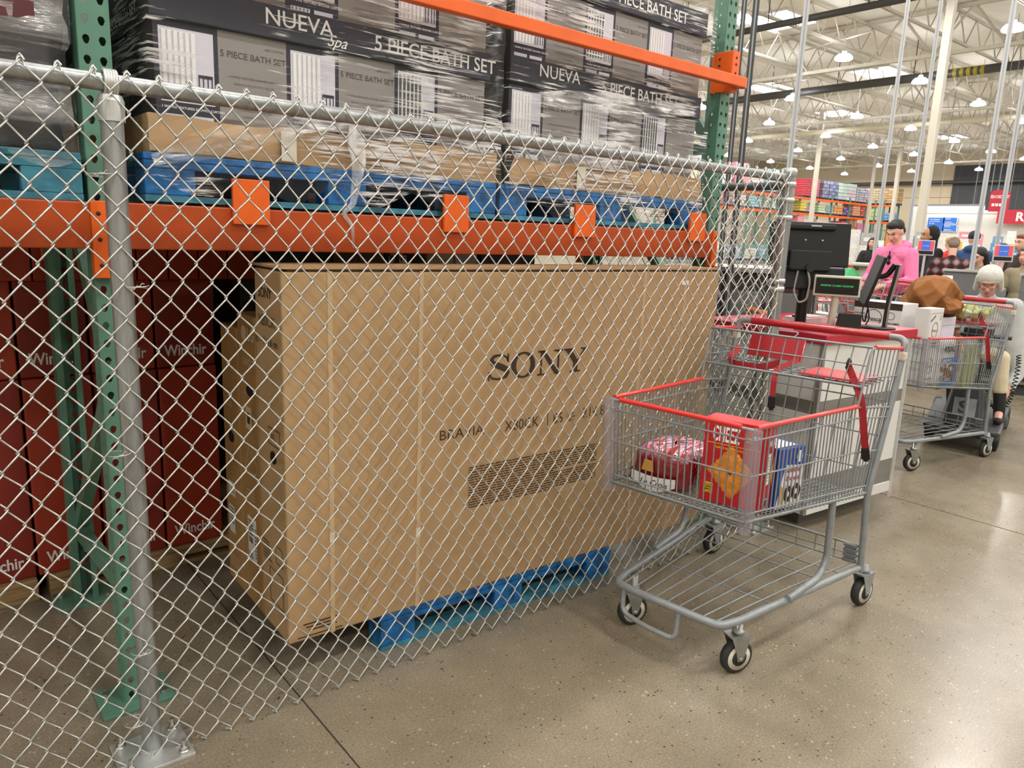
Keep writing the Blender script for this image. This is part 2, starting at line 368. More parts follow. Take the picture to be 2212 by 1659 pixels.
for i, x in enumerate(LXS):
    for k, y in enumerate(LYS):
        if (x > 33 and y < -8) or (x < 0 and y > 15): continue
        dx = ((i*37+k*17) % 7-3)*.12
        if l0 is None: l0 = lamp0((x+dx, y, 7.95))
        else: dup(l0, (x+dx, y+dx*.5, 7.95))
# ---------------------------------------------------------------- chain link fence
YF = 2.087; YM = 2.055; WR = .00245
def chain(n_wires, c0, pitch_x, ztop, h, zbot, place):
    """zigzag wires; place(x, d, z) -> world point; wire j spans columns j..j+1"""
    b = MB(WIRE); rnd = random.Random(3); D = .0042; e = .0030
    wob = {}
    def W(k, n):
        if (k, n) not in wob: wob[(k, n)] = (rnd.uniform(-.0022, .0022), rnd.uniform(-.0016, .0016))
        return wob[(k, n)]
    for jx in range(n_wires):
        xa = c0+jx*pitch_x; pts = []
        n = 0; z = ztop-(0 if jx % 2 == 0 else 0)
        side = 0 if jx % 2 == 0 else 1       # even columns carry the peaks at ztop
        first = True; k = 0
        while z > zbot-1e-6:
            col = jx+side; wx, wz = W(col, k); x = xa+side*pitch_x+wx+(-e if side == 0 else e); zz = z+wz
            if first:
                pts += [(x+(.004 if side == 0 else -.004), -.0, zz+.001)]; first = False
            s = 1 if side == 0 else -1
            pts += [(x+s*.0035, -D*s*1.0, zz+.0042), (x, 0, zz), (x+s*.0035, D*s*1.0, zz-.0042)]
            side = 1-side; z -= h/2; k += 1
        b.tube([place(*p) for p in pts], WR, 5, cap=False)
        # top knuckle loop
    for jx in range(0, n_wires+1, 2):
        x = c0+jx*pitch_x; tw = rnd.uniform(-.002, .002)
        lp = [(x-.010, -.002, ztop-.016), (x-.003, -.006, ztop+.001), (x+.003+tw, 0, ztop+.006), (x+.006, .006, ztop-.004), (x+.009, .002, ztop-.016)]
        b.tube([place(*p) for p in lp], WR*.95, 5)
        lp = [(x+.002, .004, ztop-.010), (x-.004, .004, ztop+.003), (x+.001, -.002, ztop+.008+tw), (x+.008, -.006, ztop-.003)]
        b.tube([place(*p) for p in lp], WR*.95, 5)
    nb = int(round((ztop-zbot)/(h/2)))
    for jx in range(nb % 2, n_wires+1, 2):
        x = c0+jx*pitch_x; z = ztop-nb*h/2
        b.tube([place(*p) for p in [(x+.006, 0, z+.006), (x, -.003, z-.001), (x-.013, -.006, z+.010)]], WR, 5)
    return b
fence = thing('chain_link_fence', 'waist high silver chain link fence with top rail in front of the boxed television', 'fence', (0, 0, 0))
fence['label'] = 'long silver chain link fence running across the front of the boxed goods'
PX = .03572; HH = .0896
x0 = ony(42.0, 127.5, YM).x; k0 = int((x0+.75)/(2*PX))*2; c0 = x0-k0*PX
nw = int((3.405-c0)/PX)
chain(nw, c0, PX, 1.843, HH, 0.006, lambda x, d, z: Vector((x, YM+d, z))).build('wire_mesh', fence)
b = MB(PIPE); b.tube([(-.8, YF, 1.822), (3.42, YF, 1.822)], .0205, 16); b.build('top_rail', fence)
def fpost(x, y, r, zt, nm='post'):
    b = MB(PIPE); b.tube([(x, y, .012), (x, y, zt)], r, 20); p = b.build(nm, fence)
    b = MB(GALV); b.box(x-.095, y-.085, 0, x+.095, y+.085, .011); b.tube([(x, y, .011), (x, y, .022)], r+.006, 20); b.build('base_plate', p, bevel=.002)
    for sx in (-1, 1):
        for sy in (-1, 1):
            b = MB(P('bright zinc bolt', '#c9c9c4', .3, .9)); q = (x+sx*.07, y+sy*.06); b.lathe([(.014, .011), (.014, .015)], 14, (q[0], q[1], 0)); b.lathe([(.0095, .015), (.0095, .026)], 6, (q[0], q[1], 0), smooth=False); b.tube([(q[0], q[1], .026), (q[0], q[1], .046)], .0055, 8); b.build('anchor_bolt', p)
    return p
p = fpost(.441, YF, .0262, 1.765)
b = MB(GALV); b.lathe([(.030, 1.733), (.0305, 1.733), (.0305, 1.780)], 24, (.441, YF, 0), smooth=False); b.lathe([(.0305, 1.780), (.026, 1.793), (.018, 1.798)], 24, (.441, YF, 0), smooth=False)
ring = [(.441, YF+.028*math.cos(t), 1.822+.028*math.sin(t)) for t in [i*math.pi/8 for i in range(17)]]
for dx in (-.012, -.006, 0, .006, .012): b.tube([(q[0]+dx, q[1], q[2]) for q in ring], .0045, 6)
b.build('loop_cap', fence)
p2 = fpost(3.445, YF, .0335, 1.842, 'corner_post')
b = MB(GALV); b.lathe([(.037, 1.83), (.037, 1.86), (.03, 1.868)], 20, (3.445, YF, 0))
b.build('post_cap', p2)
for z in (1.79, 1.715, 1.63, 1.32, 1.28, .9, .86, .45, .12):
    b = MB(GALV); b.lathe([(.0375, z-.012), (.0375, z+.012)], 20, (3.445, YF, 0)); b.bar((3.41, YF-.02, z), (3.375, YF-.03, z), .006, .024); b.lathe([(.008, -.018), (.008, .018)], 8, (3.385, YF-.025, z), (0, 1, 0)); b.build('brace_band', p2)
b = MB(GALV); b.box(3.392, YM-.004, .05, 3.400, YM+.012, 1.80); b.build('tension_bar', p2)
for (x, z) in ((.405, 1.60), (.405, .90), (.43, .33), (.40, .12), (.47, 1.33)):
    b = MB(WIRE); b.tube([(x+.03*math.cos(t)-.0, YF-.01+.036*math.sin(t), z+.01*t/6) for t in [i*.5 for i in range(13)]], .0016, 5)
    b.tube([(x-.02+i*.004, YM-.008+.003*math.cos(i*2), z+.003*math.sin(i*2)+i*.002) for i in range(9)], .0014, 5); b.build('tie_wire', fence)
for x in (.9, 1.55, 2.2, 2.75): b = MB(WIRE); b.tube([(x+.012*math.sin(t*.7), YF+.0225*math.cos(t), 1.822+.0225*math.sin(t)) for t in [i*.45 for i in range(15)]], .0016, 5); b.build('tie_wire', fence)
# return panel running back from the corner post
ret = thing('chain_link_fence', 'short chain link return panel running back from the corner fence post', 'fence', (0, 0, 0))
XR = 3.445
chain(int((3.36-2.12)/PX), 2.12, PX, 1.80, HH, 0.006, lambda x, d, z: Vector((XR+.02+d, x, z))).build('wire_mesh', ret)
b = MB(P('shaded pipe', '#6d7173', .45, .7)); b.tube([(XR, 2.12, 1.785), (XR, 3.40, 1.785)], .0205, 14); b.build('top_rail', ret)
b = MB(PIPE); b.tube([(XR, 3.40, 0), (XR, 3.40, 1.80)], .026, 14); b.build('post', ret)
# ---------------------------------------------------------------- pallet racking
def perf(b, o, ux, uy, w, hgt, cols, pitch=.0508, small=False):
    o = Vector(o); ux = Vector(ux); uy = Vector(uy); cw = w/cols; n = int(hgt/pitch)
    if small: hole = [(.0045, .0065), (.0, .0065), (-.0045, .0065), (-.0045, 0), (-.0045, -.0065), (0, -.0065), (.0045, -.0065), (.0045, 0)]
    else: hole = [(.0062, .0085), (0, .0115), (-.0062, .0085), (-.0092, .001), (-.0046, -.0105), (0, -.0125), (.0046, -.0105), (.0092, .001)]
    for c in range(cols):
        for k in range(n):
            cx = cw*(c+.5); cy = pitch*(k+.5); a = cw/2; h = pitch/2
            rim = [(a, h), (0, h), (-a, h), (-a, 0), (-a, -h), (0, -h), (a, -h), (a, 0)]
            vs = [o+ux*(cx+p[0])+uy*(cy+p[1]) for p in rim]+[o+ux*(cx+p[0])+uy*(cy+p[1]) for p in hole]
            b.add(vs, [(i, (i+1) % 8, 8+(i+1) % 8, 8+i) for i in range(8)])
def upright_post(x, y, hgt, parent, nm, front=True, wx=.078, wy=.078):
    b = MB(GREEN); s = 1 if front else -1; yb = y+s*wy
    perf(b, (x, y, .01), (1, 0, 0), (0, 0, 1), wx, hgt, 2)
    if front:
        perf(b, (x, yb, .01), (0, -1, 0), (0, 0, 1), wy, hgt, 1, small=True); perf(b, (x+wx, y, .01), (0, 1, 0), (0, 0, 1), wy, hgt, 1, small=True)
    else:
        perf(b, (x, y, .01), (0, -1, 0), (0, 0, 1), wy, hgt, 1, small=True); perf(b, (x+wx, yb, .01), (0, 1, 0), (0, 0, 1), wy, hgt, 1, small=True)
    b.quad((x, yb, .01), (x+.02, yb, .01), (x+.02, yb, hgt), (x, yb, hgt)); b.quad((x+wx-.02, yb, .01), (x+wx, yb, .01), (x+wx, yb, hgt), (x+wx-.02, yb, hgt))
    o = b.build(nm, parent); so = o.modifiers.new('thick', 'SOLIDIFY'); so.thickness = .0028; so.offset = 0
    b = MB(GREEN); yc = (y+yb)/2
    b.box(x-.07, yc-.09, 0, x+wx+.06, yc+.075, .012); b.build('base_plate', o, bevel=.002)
    for q in ((x-.04, yc+.03), (x+wx+.035, yc-.05)): b = MB(P('bright zinc bolt', '#c9c9c4', .3, .9)); b.lathe([(.012, .012), (.012, .024)], 6, (q[0], q[1], 0), smooth=False); b.build('anchor_bolt', o)
    return o
def frame(x, label, hgt=3.4):
    t = thing('rack_upright_frame', label, 'rack upright', (0, 0, 0))
    upright_post(x, 2.36, hgt, t, 'front_column'); upright_post(x, 3.24, hgt, t, 'rear_column', front=False)
    def br(z0, z1):
        b = MB(GREEN); b.bar((x+.039, 2.44, z0), (x+.039, 3.165, z1), .038, .05); b.build('brace', t)
    br(.36, .29); br(1.02, .34); br(1.06, 1.9); br(1.96, 1.96); br(2.0, 2.9)
    return t
XL, XRU = .430, 3.207
fl = frame(XL, 'green perforated rack upright standing just left of the near fence post')
frl = frame(XRU, 'green perforated rack upright at the right end of the bath set pallets')
frame(-2.4, 'green perforated rack upright out at the far left end of the racking')
def beam(x0, x1, y, z0, z1, label, zc=None, sgn=-1):
    t = thing('rack_beam', label, 'rack beam', (0, 0, 0))
    b = MB(P('shaded orange beam paint', '#b8480f', .42, 0, var=.12, scale=6)); y1 = y-sgn*.045  # orange beam paint darkened, shade under the loads is in the colour
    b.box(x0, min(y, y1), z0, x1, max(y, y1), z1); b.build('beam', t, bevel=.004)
    for x, e in ((x0, -1), (x1, 1)):
        b = MB(ORANGE); w = .036; xa = x-(w if e < 0 else 0)
        xa0 = x-.005 if e > 0 else x-w
        b.box(xa0, y-.006 if sgn < 0 else y-.03, z1-.205, xa0+w+.005, (y+.028) if sgn < 0 else y+.006, z1+.004)
        c = b.build('end_connector', t, bevel=.002)
        b = MB(P('dark slot', '#3a2015', .6))
        for k in range(3):
            b.lathe([(.006, -.0075 if sgn < 0 else .0062), (.006, -.0055 if sgn < 0 else .0075)], 8, (xa0+w/2, y, z1-.03-.07*k), (0, 1, 0))
        b.build('rivet', c)
    return t
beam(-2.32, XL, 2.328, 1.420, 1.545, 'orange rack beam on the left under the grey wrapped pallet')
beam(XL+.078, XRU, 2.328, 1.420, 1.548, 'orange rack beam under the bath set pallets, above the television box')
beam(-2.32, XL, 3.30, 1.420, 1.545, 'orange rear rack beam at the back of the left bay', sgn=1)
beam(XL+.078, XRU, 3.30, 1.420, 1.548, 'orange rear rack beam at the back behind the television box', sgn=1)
labs = ['leftmost', 'second from the left', 'third from the left', 'rightmost']
for (xa, xb), lb in zip(((.805, .918), (1.567, 1.677), (2.228, 2.347), (3.0, 3.12)), labs):
    b = MB(ORANGE); b.box(xa, 2.312, 1.500, xb, 2.326, 1.634); b.box(xa+.01, 2.326, 1.547, xb-.01, 3.32, 1.5555)
    tag(b.build('pallet_support', bevel=.002), 'square bright orange pallet support plate standing on the rack beam, %s' % lb, 'pallet support', 'pallet supports on the beam')
# pallet stop bar across the bath sets
t = thing('pallet_stop_bar', 'thin orange bar stretched across the front of the upper bath set boxes', 'rack bar', (0, 0, 0))
b = MB(ORANGE); b.box(-1.2, 2.262, 2.235, 3.27, 2.30, 2.283); b.tube([(3.27, 2.281, 2.235), (3.27, 2.281, 2.283)], .019, 12); b.build('bar', t, bevel=.004)
b = MB(ORANGE); b.box(XRU-.006, 2.30, 2.215, XRU+.05, 2.358, 2.40); b.box(XRU-.008, 2.30, 2.215, XRU-.004, 2.42, 2.40); o = b.build('bracket', t, bevel=.002)
b = MB(P('dark slot', '#3a2015', .6))
for z in (2.30, 2.34, 2.37): b.lathe([(.006, -.0105), (.006, -.0085)], 8, (XRU, 2.375, z), (1, 0, 0)); b.lathe([(.006, -.001), (.006, .001)], 8, (XRU+.022, 2.299, z), (0, 1, 0))
b.build('bolt_hole', o)
# ---------------------------------------------------------------- pallets
def pallet(name, label, w, d, h, mat, mat2, loc, rz=0.0, group=None):
    t = thing(name, label, 'pallet', loc, rz, group)
    n = 7
    for k in range(n):
        y = k*(d-.10)/(n-1); b = MB(mat2 if 0 < k < n-1 else mat); b.box(0, y, h-.02, w, y+.10, h); b.build('deck_board', t, bevel=.003)
    for y in (0, d/2-.05, d-.10):
        b = MB(mat); b.box(0, y, h-.042, w, y+.10, h-.021); b.build('stringer_board', t)
        b = MB(mat2); b.box(0, y, 0, w, y+.10, .018); b.build('bottom_board', t)
        for x in (0, w/2-.07, w-.14):
            b = MB(mat); b.box(x, y, .018, x+.14, y+.10, h-.042); b.build('block', t, bevel=.004)
    return t
NAVY = P('navy carton print', '#1b1c30', .5, 0, var=.06); NAVYS = P('dark carton side', '#17171c', .55)
TAUPE = P('taupe carton print', '#8f8a87', .55, 0, var=.03); TAUPE2 = P('brown taupe carton print', '#6b5f57', .55, 0, var=.05)
PHO = P('pale photo print', '#d5d3e0', .5); CURT = P('white curtain print', '#f0eff2', .5); CURT2 = P('grey curtain fold print', '#c3c2c6', .5); CURTG = P('dark stripe print', '#525756', .5)
TABLE = P('dark table print', '#24232c', .5); TXG = P('grey lettering', '#4e4a48', .6); TXW = P('white lettering', '#f3f2f2', .5)
def bath_box(w, h, d, stripe, label, face=True):
    t = thing('bath_set_carton', label, 'carton', (0, 0, 0), 0, 'bath set cartons')
    b = MB(NAVYS); b.box(0, 0, 0, w, d, h); b.build('carton', t, bevel=.003)
    if not face: return t
    b = MB(TAUPE); o = (0, 0, 0); ux = (1, 0, 0); uz = (0, 0, 1)
    R = lambda m, x0, y0, x1, y1, off=.001: b.mat(m).rect(o, ux, uz, x0*w, y0*h, x1*w, y1*h, off)
    R(TAUPE, .46, .30, 1, 1); R(NAVY, 0, 0, .46, 1); R(TAUPE2, .46, 0, 1, .30)
    px0, px1, py0, py1 = .035, .425, .385, .95
    R(PHO, px0, py0, px1, py1, .0018)
    cx1 = px0+(px1-px0)*.66
    R(CURT, px0+.006, py0+.02, cx1, py1-.02, .0024)
    n = 6
    for k in range(n):
        xa = px0+.01+(cx1-px0-.01)*k/n; R(CURTG if stripe else CURT2, xa, py0+.03, xa+(cx1-px0)/n*(.62 if stripe else .3), py1-.025, .003)
    if stripe == 2:
        for k in range(5): R(CURT, px0+.006, py0+.07+k*.1, cx1, py0+.085+k*.1, .0034)
    tx0, tx1 = cx1+.015, px1-.012
    R(TABLE, tx0, py0+.21, tx1, py0+.235, .003)
    for q in (0, .3, .62, .9): R(TABLE, tx0+(tx1-tx0)*q, py0+.03, tx0+(tx1-tx0)*q+.008, py0+.22, .003)
    b.mat(P('pale towel print', '#bdbcc4', .5)); b.add([(w*(cx1-.012), -.0028, h*(py0+.03)), (w*(tx0+.03), -.0028, h*(py0+.03)), (w*(tx0+.01), -.0028, h*(py0+.2))], [(0, 1, 2)])
    for k in (0, 1):
        xa = .045+k*.2; R(PHO, xa, .06, xa+.165, .29, .0018)
        if k == 0:
            for q in range(5): R(CURT2 if not stripe else CURTG, xa+.01+q*.032, .065, xa+.02+q*.032, .285, .0024); R(CURT2, xa, .085+q*.042, xa+.165, .093+q*.042, .0025)
        else: b.mat(CURT2); b.add([(w*(xa+.02), -.0024, h*.17), (w*(xa+.0825), -.0024, h*.08), (w*(xa+.145), -.0024, h*.17), (w*(xa+.145), -.0024, h*.18), (w*(xa+.0825), -.0024, h*.092), (w*(xa+.02), -.0024, h*.18)], [(0, 1, 4, 5), (1, 2, 3, 4)])
    b.mat(TXW).text('1 WAFFLE TEXTURED SHOWER CURTAIN', (.04*w, 0, .335*h), ux, uz, .0095, .002, bold=.012)
    for k, s in enumerate(('10 STAINLESS STEEL', '1 WHITE')): b.text(s, ((.05+k*.2)*w, 0, .035*h), ux, uz, .007, .002)
    b.mat(TXG).text('5 PIECE BATH SET', (.735*w, 0, .80*h), ux, uz, .0255, .002, align='CENTER', bold=.008)
    for k, s in enumerate(('1 WAFFLE TEXTURED SHOWER CURTAIN', '70 IN X 72 IN (177 CM X 182 CM)', '1 WHITE SHOWER LINER', '70 IN X 72 IN (177 CM X 182 CM)', '10 STAINLESS STEEL HOOKS', '2 SHOWER TOWELS')):
        b.text(s, (.735*w, 0, (.64-.055*k-(k//2)*.02)*h), ux, uz, .0085, .002, align='CENTER')
    b.text('100% COTTON', (.9*w, 0, .9*h), ux, uz, .009, .002, align='CENTER')
    b.build('printed_face', t); return t
def display_tray(name, label, w, d, h, loc, nueva, x1t, x2t, spa):
    t = thing(name, label, 'display tray', loc)
    b = MB(NAVYS); th = .006
    b.box(0, 0, 0, w, d, .004); b.box(0, 0, .004, w, th, h); b.box(0, d-th, .004, w, d, h); b.box(0, th, .004, th, d-th, h); b.box(w-th, th, .004, w, d-th, h)
    b.mat(NAVY).rect((0, 0, 0), (1, 0, 0), (0, 0, 1), .002, .002, w-.002, h-.002, .0008)
    b.build('tray', t)
    b = MB(TXW)
    b.text('NUEVA', (x1t, 0, h*.40), (1, 0, 0), (0, 0, 1), .066, .002, bold=.004, xs=1.05)
    if spa: b.text('Spa', (x1t+.20, 0, h*.10), (1, 0, 0), (0, 0, 1), .050, .002, shear=.5)
    b.text('5 PIECE BATH SET', (x2t, 0, h*.28), (1, 0, 0), (0, 0, 1), .066, .002, bold=.010, xs=.98)
    b.text('5 PIECE BATH SET', (0, .52, h*.28), (0, -1, 0), (0, 0, 1), .05, .002, bold=.010)
    b.build('lettering', t); return t
FILM = film_mat('stretch wrap film', base=.03, amt=.9, lo=.535, hi=.64, sz=110, sx=5.0)
FILM2 = film_mat('bunched stretch wrap film', base=.12, amt=.7, sx=9, sz=40, lo=.46, hi=.66)
FILMG = film_mat('thick grey film', base=.05, amt=.5, col=(.8, .8, .8, 1), sx=1.5, sz=14)
def wrap(name, label, x0, y0, x1, y1, z0, z1, mat, amp=.006, skirt=.03, seed=1):
    rnd = random.Random(seed); b = MB(mat); per = []
    nx, ny = 34, 22
    for i in range(nx): per.append((x0+(x1-x0)*i/nx, y0, 0, -1))
    for i in range(ny): per.append((x1, y0+(y1-y0)*i/ny, 1, 0))
    for i in range(nx): per.append((x1-(x1-x0)*i/nx, y1, 0, 1))
    for i in range(ny): per.append((x0, y1-(y1-y0)*i/ny, -1, 0))
    m = len(per); K = 26; vs = []
    for k in range(K+1):
        t = k/K; z = z0+(z1-z0)*t
        for i, (x, y, a, c) in enumerate(per):
            q = amp*(math.sin(i*.9+k*2.1+seed)+math.sin(i*.37-k*1.3)+rnd.uniform(-.6, .6))*.5+amp
            if t < .12: q += skirt*(1-t/.12)*(.5+.5*math.sin(i*1.7+seed))
            vs.append((x+a*q, y+c*q, z+(rnd.uniform(-.01, .01) if 0 < k < K else (.03*math.sin(i*.8+seed) if k == 0 else 0))))
    fs = [(k*m+i, k*m+(i+1) % m, (k+1)*m+(i+1) % m, (k+1)*m+i) for k in range(K) for i in range(m)]
    b.add(vs, fs, True); o = b.build(name); tag(o, label, 'plastic wrap'); return o
# ---------------------------------------------------------------- the two bath set loads on the beam
BX = {}
def bath_load(x0, x1, side, tiers, wz):
    n = 3; w = (x1-x0)/n; yb = 2.385
    pos = ['left', 'middle', 'right']
    pallet('blue_pallet', 'blue painted pallet under the %s of the two wrapped bath set loads' % side, x1-x0+.10, 1.02, .135, CHEP, CHEPD, (x0-.05, yb-.03, 1.5565), group='blue pallets on the beam')
    b = MB(CARD); rnd = random.Random(5)
    X = [x0-.03+(x1-x0+.08)*i/12 for i in range(13)]; vs = []
    for z, jy in ((1.695, .0), (1.75, .012), (1.80, .004)):
        for x in X: vs.append((x, yb-.022-jy*rnd.uniform(0, 1.4), z+rnd.uniform(-.004, .004)*(2 if z > 1.79 else 1)))
    b.add(vs, [(k*13+i, k*13+i+1, (k+1)*13+i+1, (k+1)*13+i) for k in range(2) for i in range(12)])
    b.box(x0-.03, yb-.012, 1.693, x1+.05, yb+1.0, 1.699); b.box(x0-.03, yb-.012, 1.699, x0-.024, yb+1.0, 1.80); b.box(x1+.044, yb-.012, 1.699, x1+.05, yb+1.0, 1.80); b.box(x0-.03, yb-.016, 1.699, x1+.05, yb-.012, 1.79)
    b.mat(P('tape white', '#d8d2c4', .4)); b.rect((x0+.35, yb-.04, 1.70), (1, 0, 0), (0, 0, 1), 0, 0, .05, .09, 0)
    tag(b.build('cardboard_tray'), 'crumpled brown cardboard tray around the foot of the %s bath set load' % side, 'cardboard tray')
    for ti, (z0, h) in enumerate(tiers):
        for i in range(n):
            st = [0, 0, 1][i] if ti == 0 else [0, 2, 0][i]
            if st not in BX:
                BX[st] = bath_box(w, h, .29, st, ''); r = BX[st]; first = True
            else: r = dup(BX[st], (0, 0, 0)); first = False
            r.location = (x0+w*i, yb, z0); r.scale = (1, 1, h/.355) if False else (1, 1, 1)
            r['label'] = 'navy and grey bath set carton, %s of the %s row in the %s load, %s' % (pos[i], ['lower', 'upper'][ti], side, ['plain white curtain picture', 'dark striped curtain picture', 'checked dark curtain picture'][st])
            r['label'] = 'bath set carton at the %s of the %s row, %s load, %s curtain picture' % (pos[i], ['lower', 'upper'][ti], side, ['white', 'striped', 'checked'][st])
        for i in range(2):
            k = 'back'
            if k not in BX: BX[k] = bath_box(w, h, .29, 0, '', face=False); r = BX[k]
            else: r = dup(BX[k], (0, 0, 0))
            r.location = (x0, yb+.30*(i+1), z0)
            r['label'] = 'dark carton side behind the %s load front, %s row, %s from the front' % (side, ['lower', 'upper'][ti], ['second', 'third'][i])
bath_load(.622, 1.785, 'left', ((1.703, .355), (2.068, .355)), 2.6)
bath_load(1.905, 3.062, 'right', ((1.715, .355), (2.085, .355)), 2.6)
display_tray('display_tray', 'navy display tray lettered with the bath set name across the left load', 1.187, .95, .094, (.611, 2.368, 2.061), .25, .33, .70, True)
display_tray('display_tray', 'navy display tray lettered across the middle of the right load', 1.18, .95, .094, (1.893, 2.368, 2.078), .25, .15, .50, False)
display_tray('display_tray', 'navy display tray at the top right above the orange stop bar', 1.18, .95, .10, (1.893, 2.368, 2.445), .25, .15, .52, False)
wrap('stretch_wrap', 'clear streaky stretch wrap around the left bath set load', .597, 2.352, 1.845, 3.36, 1.60, 2.46, FILM, seed=2)
wrap('stretch_wrap', 'clear streaky stretch wrap around the right bath set load', 1.878, 2.352, 3.118, 3.36, 1.60, 2.62, FILM, seed=5)
# bunched film: thick band rising over the trays and a hanging tail
def ribbon(pts, w, mat, name, label, seed=1, n=7):
    rnd = random.Random(seed); b = MB(mat); vs = []
    pts = [Vector(p) for p in pts]; K = len(pts)
    for k, p in enumerate(pts):
        d = (pts[min(k+1, K-1)]-pts[max(k-1, 0)]).normalized(); s = d.cross(Vector((0, -1, 0))).normalized(); ww = w[k] if isinstance(w, (list, tuple)) else w
        for i in range(n):
            u = i/(n-1)-.5; vs.append(p+s*(u*ww)+Vector((0, -1, 0))*(.004*math.sin(i*2.4+k*.7)+rnd.uniform(0, .004)))
    b.add(vs, [(k*n+i, k*n+i+1, (k+1)*n+i+1, (k+1)*n+i) for k in range(K-1) for i in range(n-1)], True)
    return tag(b.build(name), label, 'plastic wrap')
def pp(x, y, yy=2.325): return ony(x, y, yy)
ribbon([pp(330, 345), pp(450, 318), pp(560, 288), pp(660, 262), pp(760, 255), pp(870, 268)], [.03, .07, .08, .07, .06, .04], FILM2, 'wrap_band', 'thick bunched band of clear film rising across the left cardboard tray', 3)
ribbon([pp(762, 262), pp(768, 310), pp(775, 350), pp(768, 400), pp(762, 440), pp(742, 462), pp(762, 490), pp(763, 535)], [.03, .06, .05, .03, .02, .018, .016, .008], film_mat('white film tail', base=.35, amt=.5, sx=30, sz=12), 'wrap_tail', 'loose tail of white film hanging over the orange beam', 4)
ribbon([pp(1105, 300), pp(1180, 330), pp(1300, 325), pp(1420, 345), pp(1520, 370)], [.06, .11, .10, .07, .04], FILM2, 'wrap_band', 'thick bunched band of clear film across the right cardboard tray', 6)
ribbon([pp(1108, 210), pp(1220, 215), pp(1330, 225), pp(1440, 240), pp(1500, 246)], [.02, .07, .08, .05, .02], FILM2, 'wrap_band', 'bright bunched film band under the middle display tray of the right load', 8)
ribbon([pp(1078, 300, 2.36), pp(1098, 335, 2.36), pp(1088, 370, 2.36), pp(1095, 420, 2.36)], [.05, .07, .04, .02], P('black bag film', '#1b1b1d', .25), 'black_plastic_scrap', 'scrap of black plastic caught between the two wrapped loads', 9)
# ---------------------------------------------------------------- grey wrapped load at the left
pallet('blue_pallet', 'teal blue pallet at the left edge under the grey wrapped load', 1.30, 1.0, .125, CHEPD, CHEPD, (-.885, 2.345, 1.5465), group='blue pallets on the beam')
t = thing('wrapped_load', 'dark grey plastic wrapped load at the upper left of the rack', 'wrapped load', (0, 0, 0))
b = MB(P('dark grey wrapped goods', '#29292b', .4, 0, var=.35, scale=5, stretch=(1, 1, .6)))
vs = []; rnd = random.Random(2)
for k in range(13):
    z = 1.68+k*.08; ww = .392-.012*math.sin(k*1.1)
    for (x, y) in ((-.86, 2.37), (-.4, 2.362), (0, 2.358), (.2, 2.36), (ww-.04, 2.365), (ww, 2.41), (ww, 2.9), (ww, 3.3), (-.86, 3.3)):
        vs.append((x+rnd.uniform(-.006, .006), y+rnd.uniform(-.008, .004), z))
b.add(vs, [(k*9+i, k*9+(i+1) % 9, (k+1)*9+(i+1) % 9, (k+1)*9+i) for k in range(12) for i in range(9)]+[tuple(range(8, -1, -1)), tuple(range(108, 117))], True)
b.build('goods', t)
b = MB(P('smeared dark red print', '#5a2324', .5, 0, var=.3, scale=8)); b.rect((0, 2.345, 0), (1, 0, 0), (0, 0, 1), .255, 1.985, .335, 2.03, 0); b.build('red_print', t)
o = wrap('stretch_wrap', 'glossy loose film skirt around the grey load at upper left', -.87, 2.352, .395, 3.31, 1.655, 2.6, FILMG, amp=.008, skirt=.055, seed=4)
# pale carton glimpsed between the grey load and the upright
b = MB(P('pale box', '#c9c5b8', .6)); b.box(.30, 3.42, 1.56, .62, 3.7, 1.98); b.mat(NAVY); b.rect((.30, 3.42, 1.56), (1, 0, 0), (0, 0, 1), .02, .27, .2, .40, .002); b.mat(TXG); b.text('C', (.40, 3.42, 1.62), (1, 0, 0), (0, 0, 1), .12, .003)
tag(b.build('carton'), 'pale carton glimpsed in the gap beside the left upright', 'carton')
# ---------------------------------------------------------------- boxed televisions on the floor pallet
RZB = math.radians(-1.9); BO = Vector((.889, 2.172, .142))
pallet('blue_pallet', 'scuffed blue pallet on the floor under the big brown television box', 1.15, .62, .140, CHEP, CHEPD, (1.228, 2.162, .001), RZB)
def tvbox(label, L, D, Hh, y, mat, z=0):
    t = thing('television_box', label, 'cardboard box', BO+Matrix.Rotation(RZB, 3, 'Z') @ Vector((0, y, z)), RZB, 'boxed televisions')
    b = MB(mat); b.box(0, 0, 0, L, D, Hh); b.build('carton', t, bevel=.006); return t
tv = tvbox('largest pale brown television box with dark printed lettering, right behind the fence', 2.085, .236, 1.225, 0, CARD)
EDG = P('dark corrugated edge', '#4a3522', .9)
b = MB(CARD); b.box(-.004, -.003, 1.232, 2.09, .239, 1.240); b.mat(EDG); b.box(.02, .0, 1.2255, 2.07, .232, 1.232); b.build('lid_flap', tv)
for x in (.155, .485, 1.585, 1.85):
    b = MB(P('clear packing strap', '#cdb089', .25, 0, coat=.3)); b.box(x-.008, -.0014, .0, x+.008, 0, 1.226); st_ = b.build('strap', tv)
    if x > 1.8: continue
    b = MB(P('strap seal', '#e0d6c2', .3)); b.box(x-.009, -.0022, .30+.03*math.sin(x*9), x+.009, -.0005, .335+.03*math.sin(x*9)); b.build('strap_seal', st_)
b = MB(INK); UX = (1, 0, 0); UZ = (0, 0, 1)
def poly_at(poly, x, z, s, sx=1.0): b.add([(x+p[0]*s*sx, -.0012, z+p[1]*s) for p in poly], [tuple(range(len(poly)))])
